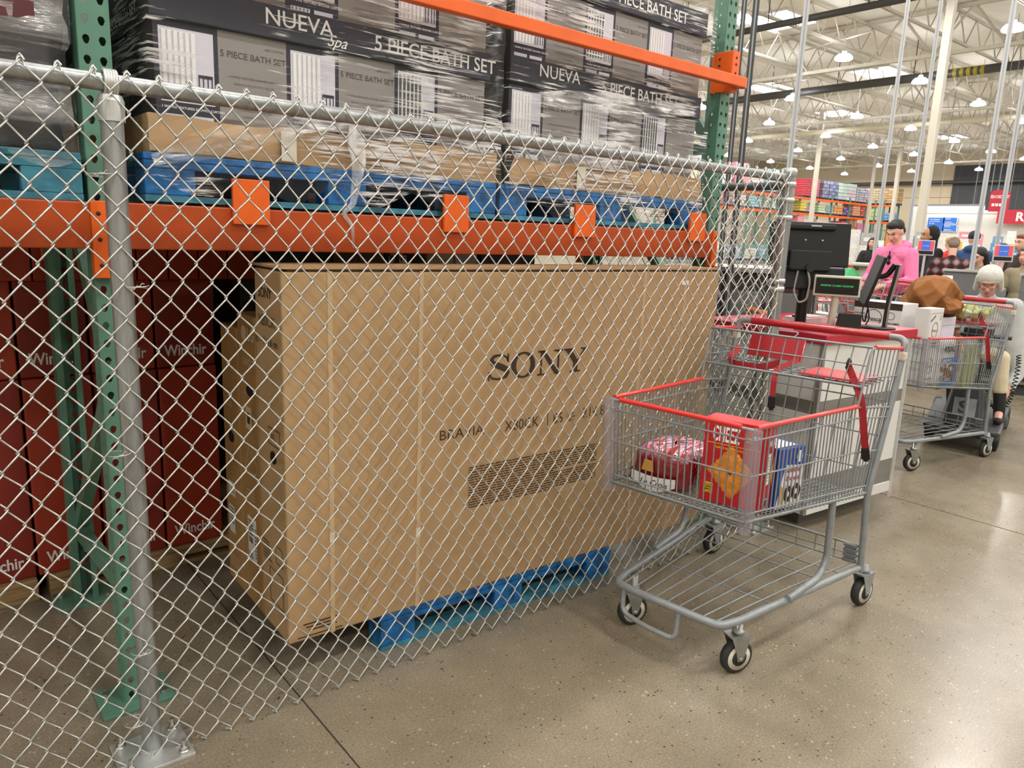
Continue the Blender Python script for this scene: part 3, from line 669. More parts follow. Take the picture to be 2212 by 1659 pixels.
def stroke(pts, ws, x, z, s):
    P2 = [Vector((p[0], p[1])) for p in pts]; vs = []
    for i, p in enumerate(P2):
        d = (P2[min(i+1, len(P2)-1)]-P2[max(i-1, 0)]).normalized(); n = Vector((-d.y, d.x))*ws[i]/2
        vs += [(x+(p.x+n.x)*s, -.0012, z+(p.y+n.y)*s), (x+(p.x-n.x)*s, -.0012, z+(p.y-n.y)*s)]
    b.add(vs, [(2*i+1, 2*i+3, 2*i+2, 2*i) for i in range(len(P2)-1)])
def sony(x, z, s):
    rect = lambda a, c, d, e: [(a, c), (d, c), (d, e), (a, e)]
    stroke([(1.02, .70), (.95, .86), (.78, .945), (.55, .96), (.33, .92), (.24, .80), (.30, .67), (.50, .58), (.72, .50), (.94, .40), (1.02, .26), (.94, .12), (.74, .045), (.52, .04), (.28, .09), (.14, .30)], [.07, .08, .08, .09, .13, .20, .22, .24, .24, .24, .22, .15, .10, .08, .08, .07], x, z, s)
    poly_at(rect(.98, .66, 1.06, 1.0), x, z, s); poly_at(rect(.09, 0, .17, .34), x, z, s)
    ox = x+s*1.78; n = 28; vs = []
    for i in range(n):
        a = 2*math.pi*i/n; vs += [(ox+.60*s*math.cos(a), -.0012, z+s*(.5+.52*math.sin(a))), (ox+.36*s*math.cos(a), -.0012, z+s*(.5+.44*math.sin(a)))]
    b.add(vs, [(2*i, (2*i+2) % (2*n), (2*i+3) % (2*n), 2*i+1) for i in range(n)])
    nx = x+s*2.50
    for p in (rect(.14, 0, .23, 1), rect(0, 0, .40, .07), rect(0, .93, .45, 1), [(.14, 1), (.44, 1), (1.13, .0), (.93, .0)], rect(1.03, 0, 1.13, 1), rect(.85, .93, 1.30, 1)): poly_at(p, nx, z, s)
    yx = x+s*3.86
    for p in (rect(0, .93, .56, 1), rect(.92, .93, 1.36, 1), [(.08, .95), (.42, .95), (.79, .46), (.54, .42)], [(1.08, .95), (1.20, .95), (.79, .46), (.70, .42)], rect(.54, 0, .79, .47), rect(.38, 0, .95, .07)): poly_at(p, yx, z, s)
sony(.765, .822, .098)
b.build('logo_lettering', tv); b = MB(INK)
b.text('BRAVIA', (.570, 0, .622), UX, UZ, .053, .0012, bold=-.004, xs=1.12)
b.build('model_lettering', tv); b = MB(INK)
b.text('X80CK', (.862, 0, .617), UX, UZ, .060, .0012, bold=-.006, xs=.92)
b.box(1.074, -.0012, .605, 1.077, -.0004, .668)
b.build('model_lettering', tv); b = MB(INK)
b.text('85', (1.105, 0, .617), UX, UZ, .062, .0012, bold=-.006, xs=.92)
for k, s in enumerate(('Class /', 'Classe /', 'Clase')): b.text(s, (1.182, 0, .646-.014*k), UX, UZ, .016, .0012)
b.text('214.8 cm', (1.265, 0, .622), UX, UZ, .062, .0012, bold=-.010, xs=.95)
b.build('model_lettering', tv); b = MB(INK); rnd = random.Random(4)
for k in range(17):
    z = .495-.0098*k; x = .70; xe = 1.36 if k not in (8, 16) else 1.12
    while x < xe:
        w = rnd.uniform(.012, .05); w = min(w, xe-x); b.rect((0, 0, 0), UX, UZ, x, z, x+w, z+.0042, .0012); x += w+.005
b.build('notice_print', tv); b = MB(INK)
for k in range(3): b.rect((0, 0, 0), UX, UZ, .05+.01*k, .055-.012*k, .17, .060-.012*k, .0012)
b.rect((0, 0, 0), UX, UZ, .03, .012, .19, .016, .0012)
b.build('corner_print', tv)
b = MB(P('small white label', '#eeeeea', .5)); b.rect((0, 0, 0), UX, UZ, 1.825, 1.165, 1.87, 1.185, .0016); b.build('label_sticker', tv)
b = MB(INK); US = (0, -1, 0); OS = (0, .236, 0)
b.text('SONY', (0, .20, 1.135), US, UZ, .045, .0012, bold=.02)
b.text('X80CK', (0, .21, 1.045), US, UZ, .05, .0012, bold=-.005); b.text('85 = 214.8 cm', (0, .235, .985), US, UZ, .034, .0012)
for y, z, w, h in ((.14, .66, .10, .055), (.16, .10, .12, .12), (.10, .255, .06, .06)):
    b.rect((0, 0, 0), US, UZ, -y, z, -y+w, z+.003, .0012); b.rect((0, 0, 0), US, UZ, -y, z+h, -y+w, z+h+.003, .0012)
    b.rect((0, 0, 0), US, UZ, -y, z, -y+.003, z+h, .0012); b.rect((0, 0, 0), US, UZ, -y+w, z, -y+w+.003, z+h+.003, .0012)
for k in range(6): b.rect((0, 0, 0), US, UZ, -.22, .30-.012*k, -.16+.01*(k % 3), .304-.012*k, .0012)
b.text('85', (0, .115, .675), US, UZ, .035, .0012)
b.mat(P('hand hole black', '#0d0b09', .9))
hh = [(.035*math.cos(a)*.8, .022*math.sin(a)) for a in [i*math.pi/7 for i in range(15)]]
b.add([(-.0012, .10+p[0], .62+p[1]) for p in hh], [tuple(range(len(hh)))][:1])
b.build('side_print', tv)
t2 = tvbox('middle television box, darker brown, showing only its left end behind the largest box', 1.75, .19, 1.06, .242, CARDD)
b = MB(P('pale brown print', '#d9c3a0', .7))
cc = [(.026*math.cos(i*math.pi/10), .026*math.sin(i*math.pi/10)) for i in range(20)]
yc, zc = .115, 1.0-.005
b.add([(-.0012, yc+p[0], zc+p[1]) for p in cc], [tuple(range(20))])
b.text('LG', (0, yc-.034, zc-.02), US, UZ, .06, .0012, bold=.02)
b.build('brand_mark', t2); b = MB(P('pale brown print', '#d9c3a0', .7)); b.text('UHD TV', (0, .13, .885), US, UZ, .036, .0012, bold=.01); b.text('AI ThinQ', (0, .13, .78), US, UZ, .022, .0012); b.build('side_lettering', t2); b = MB(P('pale brown print', '#d9c3a0', .7)); b.text('75', (0, .15, .50), US, UZ, .16, .0012, bold=-.035); b.build('size_lettering', t2); b = MB(P('pale brown print', '#d9c3a0', .7))
for k in range(3): b.rect((0, 0, 0), US, UZ, -.14, .43-.014*k, -.05, .433-.014*k, .0012)
b.rect((0, 0, 0), US, UZ, -.12, .66, -.06, .74, .0012); b.mat(INK); b.rect((0, 0, 0), US, UZ, -.105, .68, -.075, .72, .0016)
b.mat(P('hand hole black', '#0d0b09', .9)); b.add([(-.0016, .07+p[0]*1.3, .80+p[1]*.9) for p in hh], [tuple(range(len(hh)))])
b.build('side_print', t2)
b = MB(P('white shipping label', '#e8e7e2', .5)); b.rect((0, 0, 0), US, UZ, -.135, .165, -.045, .335, .0014)
b.mat(BLACK)
for k in range(5): b.rect((0, 0, 0), US, UZ, -.128, .315-.012*k, -.085+.006*(k % 3), .320-.012*k, .002)
for k in range(7): b.rect((0, 0, 0), US, UZ, -.125+.006*k, .235, -.122+.006*k, .258, .002)
b.text('US', (0, .128, .175), US, UZ, .036, .002, bold=.02)
for k in range(9): b.rect((0, 0, 0), US, UZ, -.06, .19+.013*k, -.05, .197+.013*k, .002)
b.build('label_sticker', t2)
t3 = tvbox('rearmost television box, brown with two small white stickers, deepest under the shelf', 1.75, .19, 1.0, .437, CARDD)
b = MB(P('white shipping label', '#e8e7e2', .5)); b.rect((0, 0, 0), US, UZ, -.155, .20, -.09, .31, .0014); b.rect((0, 0, 0), US, UZ, -.15, .35, -.075, .405, .0014)
b.mat(BLACK)
for k in range(5): b.rect((0, 0, 0), US, UZ, -.145, .295-.014*k, -.10, .300-.014*k, .002)
for k in range(3): b.rect((0, 0, 0), US, UZ, -.14, .39-.012*k, -.085, .393-.012*k, .002)
b.build('label_sticker', t3)
b = MB(P('hand hole black', '#0d0b09', .9)); b.add([(-.0014, .10+p[0]*1.2, .585+p[1]) for p in hh], [tuple(range(len(hh)))]); b.build('hand_hole', t3)
b = MB(P('pale brown print', '#d9c3a0', .7))
for k in range(4): b.rect((0, 0, 0), US, UZ, -.16, .10-.012*k, -.06, .103-.012*k, .0012)
b.text('OLED', (0, .15, .70), US, UZ, .03, .0012); b.build('side_print', t3)
# tape edges along the corners
# ---------------------------------------------------------------- red cartons at the left
REDC = P('red orange carton print', '#a8371f', .55, 0, var=.10, scale=3); REDD = P('deep red carton print', '#8d2a1d', .55, 0, var=.08, scale=3)
pallet('wooden_pallet', 'bare wooden pallet on the floor under the red cartons', 1.24, .8, .085, WOOD, WOOD, (-.92, 3.28, .001), group='wooden pallets')
pallet('wooden_pallet', 'wooden pallet behind the fence post under the right red cartons', .86, .8, .085, WOOD, WOOD, (.36, 3.29, .001), group='wooden pallets')
rc = None
xs = [-.92, -.67, -.42, -.17, .08, .33, .572, .815, 1.06]
nmz = ['far left', 'second from left', 'third from left', 'fourth from left', 'left of the thin rear post', 'at the rear post', 'right of the rear post', 'nearest the television boxes']
for r in range(2):
    for i in range(8):
        hh_ = [.80, .372][r]
        b = MB(REDC if (i+r) % 2 else REDD); w = xs[i+1]-xs[i]-.008; b.box(0, 0, 0, w, .55, hh_)
        t = thing('red_carton', '%s red carton under the rack, %s' % (['tall bottom row', 'short upper row'][r], nmz[i]), 'carton', (xs[i], 3.31+.012*((i*3+r) % 3), .087+r*.802), 0, 'stacked red cartons')
        b.build('carton', t, bevel=.006)
        b = MB(TXW); b.text('Winchir', (.03, 0, .05), (1, 0, 0), (0, 0, 1), .066, .0015, bold=.02, xs=.78); b.build('lettering', t)
for i in range(18):
    b = MB(REDC); b.box(0, 0, 0, .113, .5, .34)
    tag(b.build('red_carton', bevel=.003, loc=(-.915+i*.119, 3.272, 1.263)), 'narrow red carton on top of the red stack, number %d from its left end' % (i+1), 'carton', 'narrow red cartons on top of the stack')
# shelf board those hang on is the rear beam; odd cartons behind the television boxes
ob = [(1.20, .45, '#3a3a3c', ''), (1.66, .28, '#6b5a48', ''), (1.95, .24, '#1d1d1f', 'EN'), (2.2, .17, '#d0cfc9', ''), (2.38, .15, '#c7c6c2', ''), (2.56, .4, '#26272a', '')]
for i, (x, w, c, tx) in enumerate(ob):
    b = MB(P('carton tone %d' % i, c, .5)); b.box(0, 0, 0, w, .4, 1.5)
    if tx: b.mat(TXW); b.text('EN', (.12, 0, 1.33), (0, 0, 1), (-1, 0, 0), .06, .0015, bold=.02); b.text('Ca', (.05, 0, 1.33), (0, 0, 1), (-1, 0, 0), .05, .0015)
    tag(b.build('carton', bevel=.004, loc=(x, 3.40, .0)), '%s carton glimpsed over the television boxes, %s from the left' % (['charcoal', 'brown', 'black lettered', 'white', 'pale grey', 'wide black'][i], ['first', 'second', 'third', 'fourth', 'fifth', 'last'][i]), 'carton', 'cartons behind the televisions')

for i in range(5):
    for r in range(2):
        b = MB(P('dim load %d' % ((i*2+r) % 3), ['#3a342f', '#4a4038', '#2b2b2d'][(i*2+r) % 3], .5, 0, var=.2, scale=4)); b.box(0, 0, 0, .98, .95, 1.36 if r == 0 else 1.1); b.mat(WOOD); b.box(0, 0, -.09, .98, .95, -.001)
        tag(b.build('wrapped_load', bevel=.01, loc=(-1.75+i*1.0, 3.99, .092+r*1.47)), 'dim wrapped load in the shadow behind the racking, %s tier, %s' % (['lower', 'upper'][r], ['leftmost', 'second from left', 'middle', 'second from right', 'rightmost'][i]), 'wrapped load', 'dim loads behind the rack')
# ---------------------------------------------------------------- shopping carts
GALVD = P('caster fork zinc', '#a7a9a6', .35, .8, var=.2, scale=20)
CREAM = P('wheel hub cream', '#d8d2bf', .5); CAPM = P('cream end cap', '#cfc9b8', .5)
CLEARP = P('clear grey bumper plastic', '#a39aa5', .2, 0, alpha=.34, coat=.5)
STRAP = P('red seat strap', '#a91f2a', .6)
PLATE = P('faded red seat flap', '#d4545a', .4)
lp = lambda a, b, t: a+(b-a)*t
def make_cart(label, full=True, wheel_rot=25):
    t = thing('shopping_cart', label, 'shopping cart', (0, 0, 0), group=None)
    V = Vector
    # chassis
    b = MB(CARTG)
    path = [(.815, -.355, .196), (-.05, -.24, .222), (-.132, -.215, .224), (-.138, -.15, .224), (-.138, .15, .224), (-.132, .215, .224), (-.05, .24, .222), (.815, .355, .196)]
    b.tube(fillet(path, .07, 5), .0148, 12); b.build('chassis_tube', t)
    for s in (-1, 1):
        b = MB(CARTG); b.tube(fillet([(.237, s*.290, .226), (.47, s*.308, .240), (.52, s*.312, .30), (.505, s*.312, .556)], .06, 5), .0138, 10); b.build('support_leg', t)
        b = MB(CARTG); b.tube(fillet([(.80, s*.357, .18), (.768, s*.352, .535), (.81, s*.356, .66), (.881, s*.361, .89), (.926, s*.364, 1.075)], .06, 4), .0135, 10); p = b.build('rear_post', t)
        b = MB(CAPM); b.box(.905, s*.364-.016, 1.06, .944, s*.364+.016, 1.098); b.build('end_cap', p, bevel=.008)
    b = MB(CARTG)
    b.tube(fillet([(-.138, .175, .214), (-.150, .172, .13), (-.158, .06, .118), (-.158, -.045, .118), (-.150, -.06, .13), (-.140, -.062, .214)], .035, 4), .0095, 10); b.build('front_loop', t)
    # lower rack
    b = MB(CARTG)
    for k in range(9):
        u = -1+2*k/8*1.0; b.tube([(-.13, u*.19, .226), (.30, u*.245, .222), (.78, u*.325, .214)], .0032, 6)
    b.tube([(.17, -.262, .218), (.17, .262, .218)], .003, 6); b.tube([(.52, -.30, .214), (.52, .30, .214)], .003, 6); b.tube([(.64, -.32, .212), (.64, .32, .212)], .003, 6)
    for z, r in ((.215, .0045), (.245, .0035), (.29, .0055)): b.tube([(.79, -.348, z), (.79, .348, z)], r, 6)
    for k in range(9): b.tube([(.79, -.33+k*.0825, .215), (.79, -.33+k*.0825, .29)], .003, 5)
    b.build('lower_rack', t)
    b = MB(P('dark grey rib plastic', '#6a6e70', .5))
    for k in range(4): b.box(.775, -.338, .212+k*.022, .805, -.285, .226+k*.022)
    b.build('latch_block', t, bevel=.004)
    # basket
    rail = lambda s, x: s*lp(.276, .331, (x+.161)/.738)
    for s in (-1, 1):
        b = MB(CARTG); n = 36
        zb = lambda tt: lp(.618, .53, tt); yb = lambda tt: s*lp(.269, .35, tt)
        def top(tt):
            if tt <= .79: q = tt/.79; return V((lp(-.161, .577, q), s*lp(.276, .331, q), lp(.931, .908, q)))
            q = (tt-.79)/.21; return V((lp(.636, .925, q), s*lp(.338, .362, q), lp(1.134, 1.107, q)))
        bot = lambda tt: V((lp(-.143, .77, tt), yb(tt), zb(tt)))
        for i in range(n+1):
            tt = i/n; b.tube([bot(tt), top(tt)], .0027, 5, cap=False)
        b.tube([bot(0), bot(1)], .0052, 6); b.tube([top(0), top(.79), (.868, s*.361, .875)], .0045, 6)
        for fr in (.09, .5, .885):
            b.tube([bot(0).lerp(top(0), fr), bot(.79).lerp(top(.79), fr), bot(.96).lerp(V((.868, s*.361, .875)), fr)], .0034, 6)
        b.tube(fillet([(.577, s*.332, .905), (.632, s*.339, 1.132), (.945, s*.364, 1.106)], .03, 4), .0048, 6)
        b.tube([(.60, s*.336, 1.02), (.905, s*.362, 1.0)], .0034, 6)
        b.build('side_panel', t)
        b = MB(REDB); b.tube([top(0)+V((.02, 0, .004)), top(.79)+V((0, 0, .004))], .0085, 8); b.tube([(.662, s*.341, 1.134), (.93, s*.364, 1.110)], .0075, 8); b.build('red_trim', t)
    b = MB(CARTG); n = 21
    for i in range(n+1):
        y = -.269+.538*i/n; b.tube([(-.143, y, .618), (-.161, y*1.026, .931)], .0027, 5, cap=False)
    for fr in (0, .09, .5, .885, 1): b.tube([(lp(-.143, -.161, fr)-.002, -lp(.269, .276, fr), lp(.618, .931, fr)), (lp(-.143, -.161, fr)-.002, lp(.269, .276, fr), lp(.618, .931, fr))], .0052 if fr in (0, 1) else .0034, 6)
    b.build('front_panel', t)
    b = MB(REDB); b.tube([(-.163, -.235, .935), (-.163, .235, .935)], .0085, 8); b.build('red_trim', t)
    b = MB(CARTG)
    for i in range(25):
        u = -1+2*i/24; b.tube([(-.143, u*.269, .612), (.77, u*.35, .524)], .0022, 4, cap=False)
    for i in range(31):
        tt = i/30; x = lp(-.143, .77, tt); w = lp(.269, .35, tt); z = lp(.612, .524, tt)-.003; b.tube([(x, -w, z), (x, w, z)], .0022, 4, cap=False)
    b.build('basket_floor', t)
    for s in (-1, 1):
        b = MB(CLEARP); b.tube([(-.148, s*.272, .585), (-.150, s*.273, .62), (-.166, s*.280, .93), (-.166, s*.280, .935)], [.020, .024, .026, .020], 14); b.build('corner_bumper', t)
    # rear gate and child seat
    b = MB(CARTG)
    for i in range(13):
        u = -1+2*i/12; b.tube([(.865, u*.345, .985), (.775, u*.335, .53)], .0026, 5, cap=False)
    for z, x in ((.62, .795), (.76, .82), (.90, .85)): b.tube([(x, -.348, z), (x, .348, z)], .003, 6)
    b.build('rear_gate', t)
    b = MB(CARTG)
    for i in range(13):
        y = -.315+i*.0525; b.tube(fillet([(.64, y*1.03, 1.134), (.60, y, 1.0), (.615, y, .983), (.86, y, .985)], .02, 3), .0026, 5, cap=False)
    b.tube([(.636, -.338, 1.134), (.636, .338, 1.134)], .0055, 6); b.tube([(.618, -.33, 1.065), (.618, .33, 1.065)], .003, 6)
    b.tube([(.604, -.33, .984), (.604, .33, .984)], .006, 6)
    for x in (.66, .72, .78, .84): b.tube([(x, -.335, .982), (x, .335, .982)], .0028, 5)
    b.tube(fillet([(.636, .03, 1.134), (.65, .05, 1.155), (.65, -.05, 1.155), (.636, -.03, 1.134)], .02, 3), .003, 5)
    b.build('child_seat', t)
    b = MB(RED); b.hexa([(.842, .01, 1.005), (.850, .01, 1.005), (.850, .262, 1.005), (.842, .262, 1.005)], [(.872, .01, 1.105), (.880, .01, 1.105), (.880, .262, 1.105), (.872, .262, 1.105)])
    o = b.build('seat_flap', t, bevel=.003); o['label'] = 'raised dark red seat flap'
    b = MB(PLATE); b.box(.63, -.318, .992, .835, -.07, 1.000); 
    b.mat(P('pale embossed lettering', '#eba5a6', .4)); b.text('DO NOT LEAVE', (.70, -.30, 1.0), (0, 1, 0), (-1, 0, 0), .026, .0012, bold=.02); b.text('CHILD UNATTENDED', (.735, -.30, 1.0), (0, 1, 0), (-1, 0, 0), .021, .0012, bold=.02); b.text('WARNING', (.665, -.28, 1.0), (0, 1, 0), (-1, 0, 0), .024, .0012, bold=.02)
    o = b.build('seat_flap', t); o['label'] = 'faded pink red seat flap lying flat on the seat'
    def belt(pts, w, nm='seat_strap', bk=True):
        b = MB(STRAP); pts = fillet(pts, .03, 3)
        for a, c in zip(pts[:-1], pts[1:]): b.bar(a, c, w, .003, up=(1, .3, 0))
        o = b.build(nm, t)
        if bk:
            b = MB(BLACK); e = pts[-1]; d = (pts[-1]-pts[-2]).normalized(); b.bar(e-d*.005, e+d*.045, .030, .014, up=(1, .3, 0)); b.bar(e+d*.042, e+d*.055, .018, .010, up=(1, .3, 0)); b.build('buckle', o, bevel=.003)
    belt([(.875, .02, 1.02), (.62, .015, 1.0), (.595, .012, .97), (.592, .01, .885)], .022)
    belt([(.63, -.26, 1.055), (.63, -.29, 1.0), (.60, -.335, .94), (.63, -.352, .80), (.655, -.356, .735)], .026)
    belt([(.84, .30, 1.04), (.70, .27, 1.0), (.62, .21, .992), (.63, .10, .99), (.66, .02, 1.02)], .03, bk=False)
    b = MB(BLACK); b.tube([(.63+.018*math.cos(a), -.262, 1.06+.022*math.sin(a)) for a in [i*.6 for i in range(11)]], .004, 6); b.build('strap_ring', t)
    # handle
    b = MB(CARTG); b.tube(fillet([(.926, -.364, 1.08), (.938, -.364, 1.148), (.946, -.30, 1.150), (.946, .30, 1.150), (.938, .364, 1.148), (.926, .364, 1.08)], .055, 6), .0138, 12); b.build('handle_tube', t)
    b = MB(RED); b.tube([(.946, -.302, 1.150), (.946, .302, 1.150)], .0165, 14); b.tube([(.946, -.09, 1.150), (.946, .10, 1.150)], .0185, 14); b.build('handle_grip', t)
    # casters
    for (x, y, zs, ang, nm) in ((0.0, -.223, .212, wheel_rot, 'front'), (0.0, .223, .212, wheel_rot, 'front'), (.875, -.352, .185, 12, 'rear'), (.875, .352, .185, 12, 'rear')):
        M4 = Matrix.Translation((x, y, 0)) @ Matrix.Rotation(math.radians(-ang), 4, 'Z'); b = MB(RUBBER).xf(M4)
        w = .017; b.lathe([(.047, -w), (.056, -w), (.0625, -w*.6), (.0635, 0), (.0625, w*.6), (.056, w), (.047, w)], 26, (0, 0, .0635), (0, 1, 0)); o = b.build('wheel', t)
        b = MB(CREAM if nm == 'front' or True else RUBBER).xf(M4); b.lathe([(.047, -w-.0015), (.047, w+.0015)], 22, (0, 0, .0635), (0, 1, 0)); b.mat(RUBBER); b.lathe([(.030, -w-.004), (.030, w+.004)], 18, (0, 0, .0635), (0, 1, 0)); b.build('hub', o)
        b = MB(GALVD if nm == 'front' else CARTG).xf(M4); c = -.03
        for s in (-1, 1):
            yy = s*(w+.009)
            b.prism([(-.045+c*0, .150), (.035, .150), (.020, .085), (.010, .055), (-.012, .055), (-.020, .09)], (0, yy-.0015*s, 0), (1, 0, 0), (0, 0, 1), .003)
            b.lathe([(.009, 0), (.006, .006)], 10, (0, yy, .0635), (0, s, 0))
        b.box(-.045, -w-.010, .146, .035, w+.010, .152); b.lathe([(.022, .152), (.022, .165), (.014, .167), (.014, zs)], 14, (0, 0, 0)); b.build('caster_fork', t)
    return t
CANG = math.radians(6.892); CART0 = Vector((2.16, 1.549, 0))
cart = make_cart('nearest red and grey wire shopping cart, parked against the fence with snack packages in it')
cart.location = CART0; cart.rotation_euler = (0, 0, CANG)
cM = Matrix.Translation(CART0) @ Matrix.Rotation(CANG, 4, 'Z')
# ---------------------------------------------------------------- groceries in the near cart
zfl = lambda x: lp(.612, .524, (x+.143)/.913)+.0028
def item(name, label, cat, x, y, rz=0, group=None): return thing(name, label, cat, cM @ Vector((x, y, zfl(x))), CANG+rz, group)
# cracker carton: local +x = into cart, front face looks towards the cart front
t = item('cracker_box', 'large red cracker box with an orange square cracker on its front, upright in the cart', 'food box', -.017, -.029, math.radians(6.6))
w, d, h = .222, .088, .302; RC = P('red carton print', '#c81022', .4, coat=.2)
b = MB(RC); b.box(0, -w, 0, d, 0, h); b.build('carton', t, bevel=.002)
FX, FZ, FO = (0, -1, 0), (0, 0, 1), (0, 0, 0); SX, SO = (1, 0, 0), (0, -w, 0)
b = MB(P('white carton lettering', '#fbfaf6', .4)); b.text('CHEEZ', (0, -.032, .226), FX, FZ, .074, .002, bold=.022, xs=.42)
b.text('IT', (0, -.170, .218), FX, FZ, .066, .002, bold=.03, xs=.5); b.text('CHEEZ-IT', (d*.12, -w, .232), SX, FZ, .026, .0015, bold=.05, xs=.72)
b.rect(SO, SX, FZ, .010, .095, .058, .205, .0012); b.rect(SO, SX, FZ, .022, .012, .050, .045, .0012); b.build('lettering', t)
b = MB(P('yellow carton print', '#f3c21b', .4)); b.rect(FO, FX, FZ, .150, .238, .168, .256, .0024); b.rect(FO, FX, FZ, .012, .214, .20, .2165, .0015); b.rect(FO, FX, FZ, .014, .03, .048, .070, .0018)
b.text('baked snack crackers', (0, -.045, .199), FX, FZ, .013, .0015, bold=.015)
b.mat(BLACK)
for k, s in enumerate(('MADE WITH', '100%', 'REAL', 'CHEESE')): b.text(s, (0, -.031, .060-.0095*k), FX, FZ, .0095 if 0 < k < 3 else .005, .0024, align='CENTER', bold=.04)
b.rect(FO, FX, FZ, .156, .244, .162, .250, .003)
for k in range(9): b.rect(SO, SX, FZ, .014, .19-.01*k, .05-.006*(k % 3), .192-.01*k, .0016)
for k in range(9): b.rect(SO, SX, FZ, .024+.0027*k, .014, .0255+.0027*k, .042, .0016)
b.build('small_print', t)
CRK = P('toasted orange cracker', '#e9922c', .6, 0, var=.28, scale=38, bump=.5, bscale=90)
b = MB(CRK); n = 44; vs = []
cy, cz = .108, .120
for i in range(n):
    a = 2*math.pi*i/n; q = .088/(abs(math.cos(a))+abs(math.sin(a)))*(1+.035*math.cos(i*math.pi)); q *= (1.0 if True else 1)
    vs.append((-.002, -cy-q*math.cos(a+.05)*.98, cz+q*math.sin(a+.05)*1.10))
vi = [(-.006, v[1]*.86-cy*.14, v[2]*.86+cz*.14) for v in vs]
b.add(vs+vi+[(-.0075, -cy, cz)], [(i, n+i, n+(i+1) % n, (i+1) % n) for i in range(n)]+[(n+i, 2*n, n+(i+1) % n) for i in range(n)], True)
b.mat(P('cracker hole', '#7d3c12', .8)); b.lathe([(.006, 0), (.006, .001)], 10, (-.0077, -cy, cz), (-1, 0, 0))
b.build('cracker_picture', t)
b = MB(CRK); b.add([(d+.0*0-.0, 0, 0)]*0 or [(.062, -w-.0015, .13), (.086, -w-.0015, .075), (.086, -w-.0015, .185)], [(0, 1, 2)]); b.build('cracker_picture', t)
# doughnut carton
t = item('doughnut_box', 'blue and white doughnut variety box standing behind the red cracker box', 'food box', .120, -.250, math.radians(-14))
w, d, h = .135, .16, .218; BL = P('blue carton print', '#1f4fae', .4); WH = P('white carton print', '#ecebf0', .4); BRN = P('chocolate print', '#3a2318', .5)
b = MB(BL); b.box(0, 0, 0, w, d, h); b.build('carton', t, bevel=.002)
b = MB(WH); S2, O2 = (1, 0, 0), (0, 0, 0); L2, OL = (0, -1, 0), (0, d, 0)
b.add([(.0, -.0012, 0), (w, -.0012, 0), (w, -.0012, .15), (.035, -.0012, .16)], [(0, 1, 2, 3)]); b.text('VARIETY PACK', (0, d-.02, .175), L2, FZ, .018, .0012, bold=.02); b.text('16 WRAPPED', (0, d-.03, .152), L2, FZ, .015, .0012, bold=.02)
b.rect(OL, L2, FZ, .085, .01, .125, .045, .0012)
b.add([(0, .02, h+.0012), (w*.9, .02, h+.0012), (w*.8, d*.7, h+.0012), (0, d*.7, h+.0012)], [(0, 1, 2, 3)])
for k in range(14): a = 2*math.pi*k/14
b.add([(.105+.017*math.cos(i*.4488), -.0024, .185+.022*math.sin(i*.4488)) for i in range(14)], [tuple(range(14))]); b.text('ASSORTED', (0, d-.02, .125), L2, FZ, .022, .0012, bold=.03); b.build('white_print', t)
b = MB(BRN)
for (x, z, r) in ((.062, .05, .030), (.105, .055, .030)):
    vs = []
    for i in range(18): a = 2*math.pi*i/18; vs += [(x+r*.8*math.cos(a), -.003, z+r*math.sin(a)), (x+r*.28*math.cos(a), -.003, z+r*.36*math.sin(a))]
    b.add(vs, [(2*i, (2*i+2) % 36, (2*i+3) % 36, 2*i+1) for i in range(18)])
b.rect(OL, L2, FZ, .01, .055, .12, .118, .0012); b.mat(P('red script', '#c3202a', .4)); b.text('Twinkies', (.03, 0, .130), S2, FZ, .024, .0026, bold=.02, shear=.2); b.text('Donuts', (.045, 0, .100), S2, FZ, .024, .0026, bold=.02, shear=.2)
b.rect(OL, L2, FZ, .07, .075, .115, .11, .0016); b.mat(WH).text('16', (0, d-.075, .080), L2, FZ, .03, .0022, bold=.03)
b.mat(P('cream filling print', '#d8b36a', .5)); b.add([(.012+.0*i, -.0022, z) for i, z in ((0, .02),)]+[(.038, -.0022, .02), (.042, -.0022, .075), (.010, -.0022, .085)], [(0, 1, 2, 3)])
b.build('picture_print', t)
# pastry bag
t = item('pastry_bag', 'shiny dark red pastry bag with white name ribbon, left of the red cracker box', 'food bag', .06, .125, math.radians(4))
bm = bpy.data.materials.new('red pastry bag film'); bm.use_nodes = True; nt = bm.node_tree; N = nt.nodes; L = nt.links; pb = N['Principled BSDF']
tcx = N.new('ShaderNodeTexCoord'); sep = N.new('ShaderNodeSeparateXYZ'); L.new(tcx.outputs['Object'], sep.inputs[0])
mrz = N.new('ShaderNodeMapRange'); mrz.inputs[1].default_value = .125; mrz.inputs[2].default_value = .165; L.new(sep.outputs['Z'], mrz.inputs[0])
mpx = N.new('ShaderNodeMapping'); mpx.inputs['Scale'].default_value = (14, 50, 14); mpx.inputs['Rotation'].default_value = (0, 0, .5); L.new(tcx.outputs['Object'], mpx.inputs[0])
nz = N.new('ShaderNodeTexNoise'); nz.inputs['Scale'].default_value = 1; nz.inputs['Detail'].default_value = 2; L.new(mpx.outputs[0], nz.inputs['Vector'])
rp = N.new('ShaderNodeValToRGB'); L.new(nz.outputs['Fac'], rp.inputs[0]); e = rp.color_ramp.elements
while len(e) < 6: e.new(.5)
for el, (p_, c_) in zip(e, ((.3, '#a81c22'), (.42, '#b5323a'), (.5, '#dcc0cc'), (.56, '#a98fb8'), (.62, '#b02a30'), (.7, '#c8402a'))): el.position = p_; el.color = lin(c_)
e2 = N.new('ShaderNodeMix'); e2.data_type = 'RGBA'; e2.inputs[6].default_value = lin('#7d0a12'); L.new(rp.outputs[0], e2.inputs[7]); L.new(mrz.outputs[0], e2.inputs[0]); L.new(e2.outputs[2], pb.inputs['Base Color'])
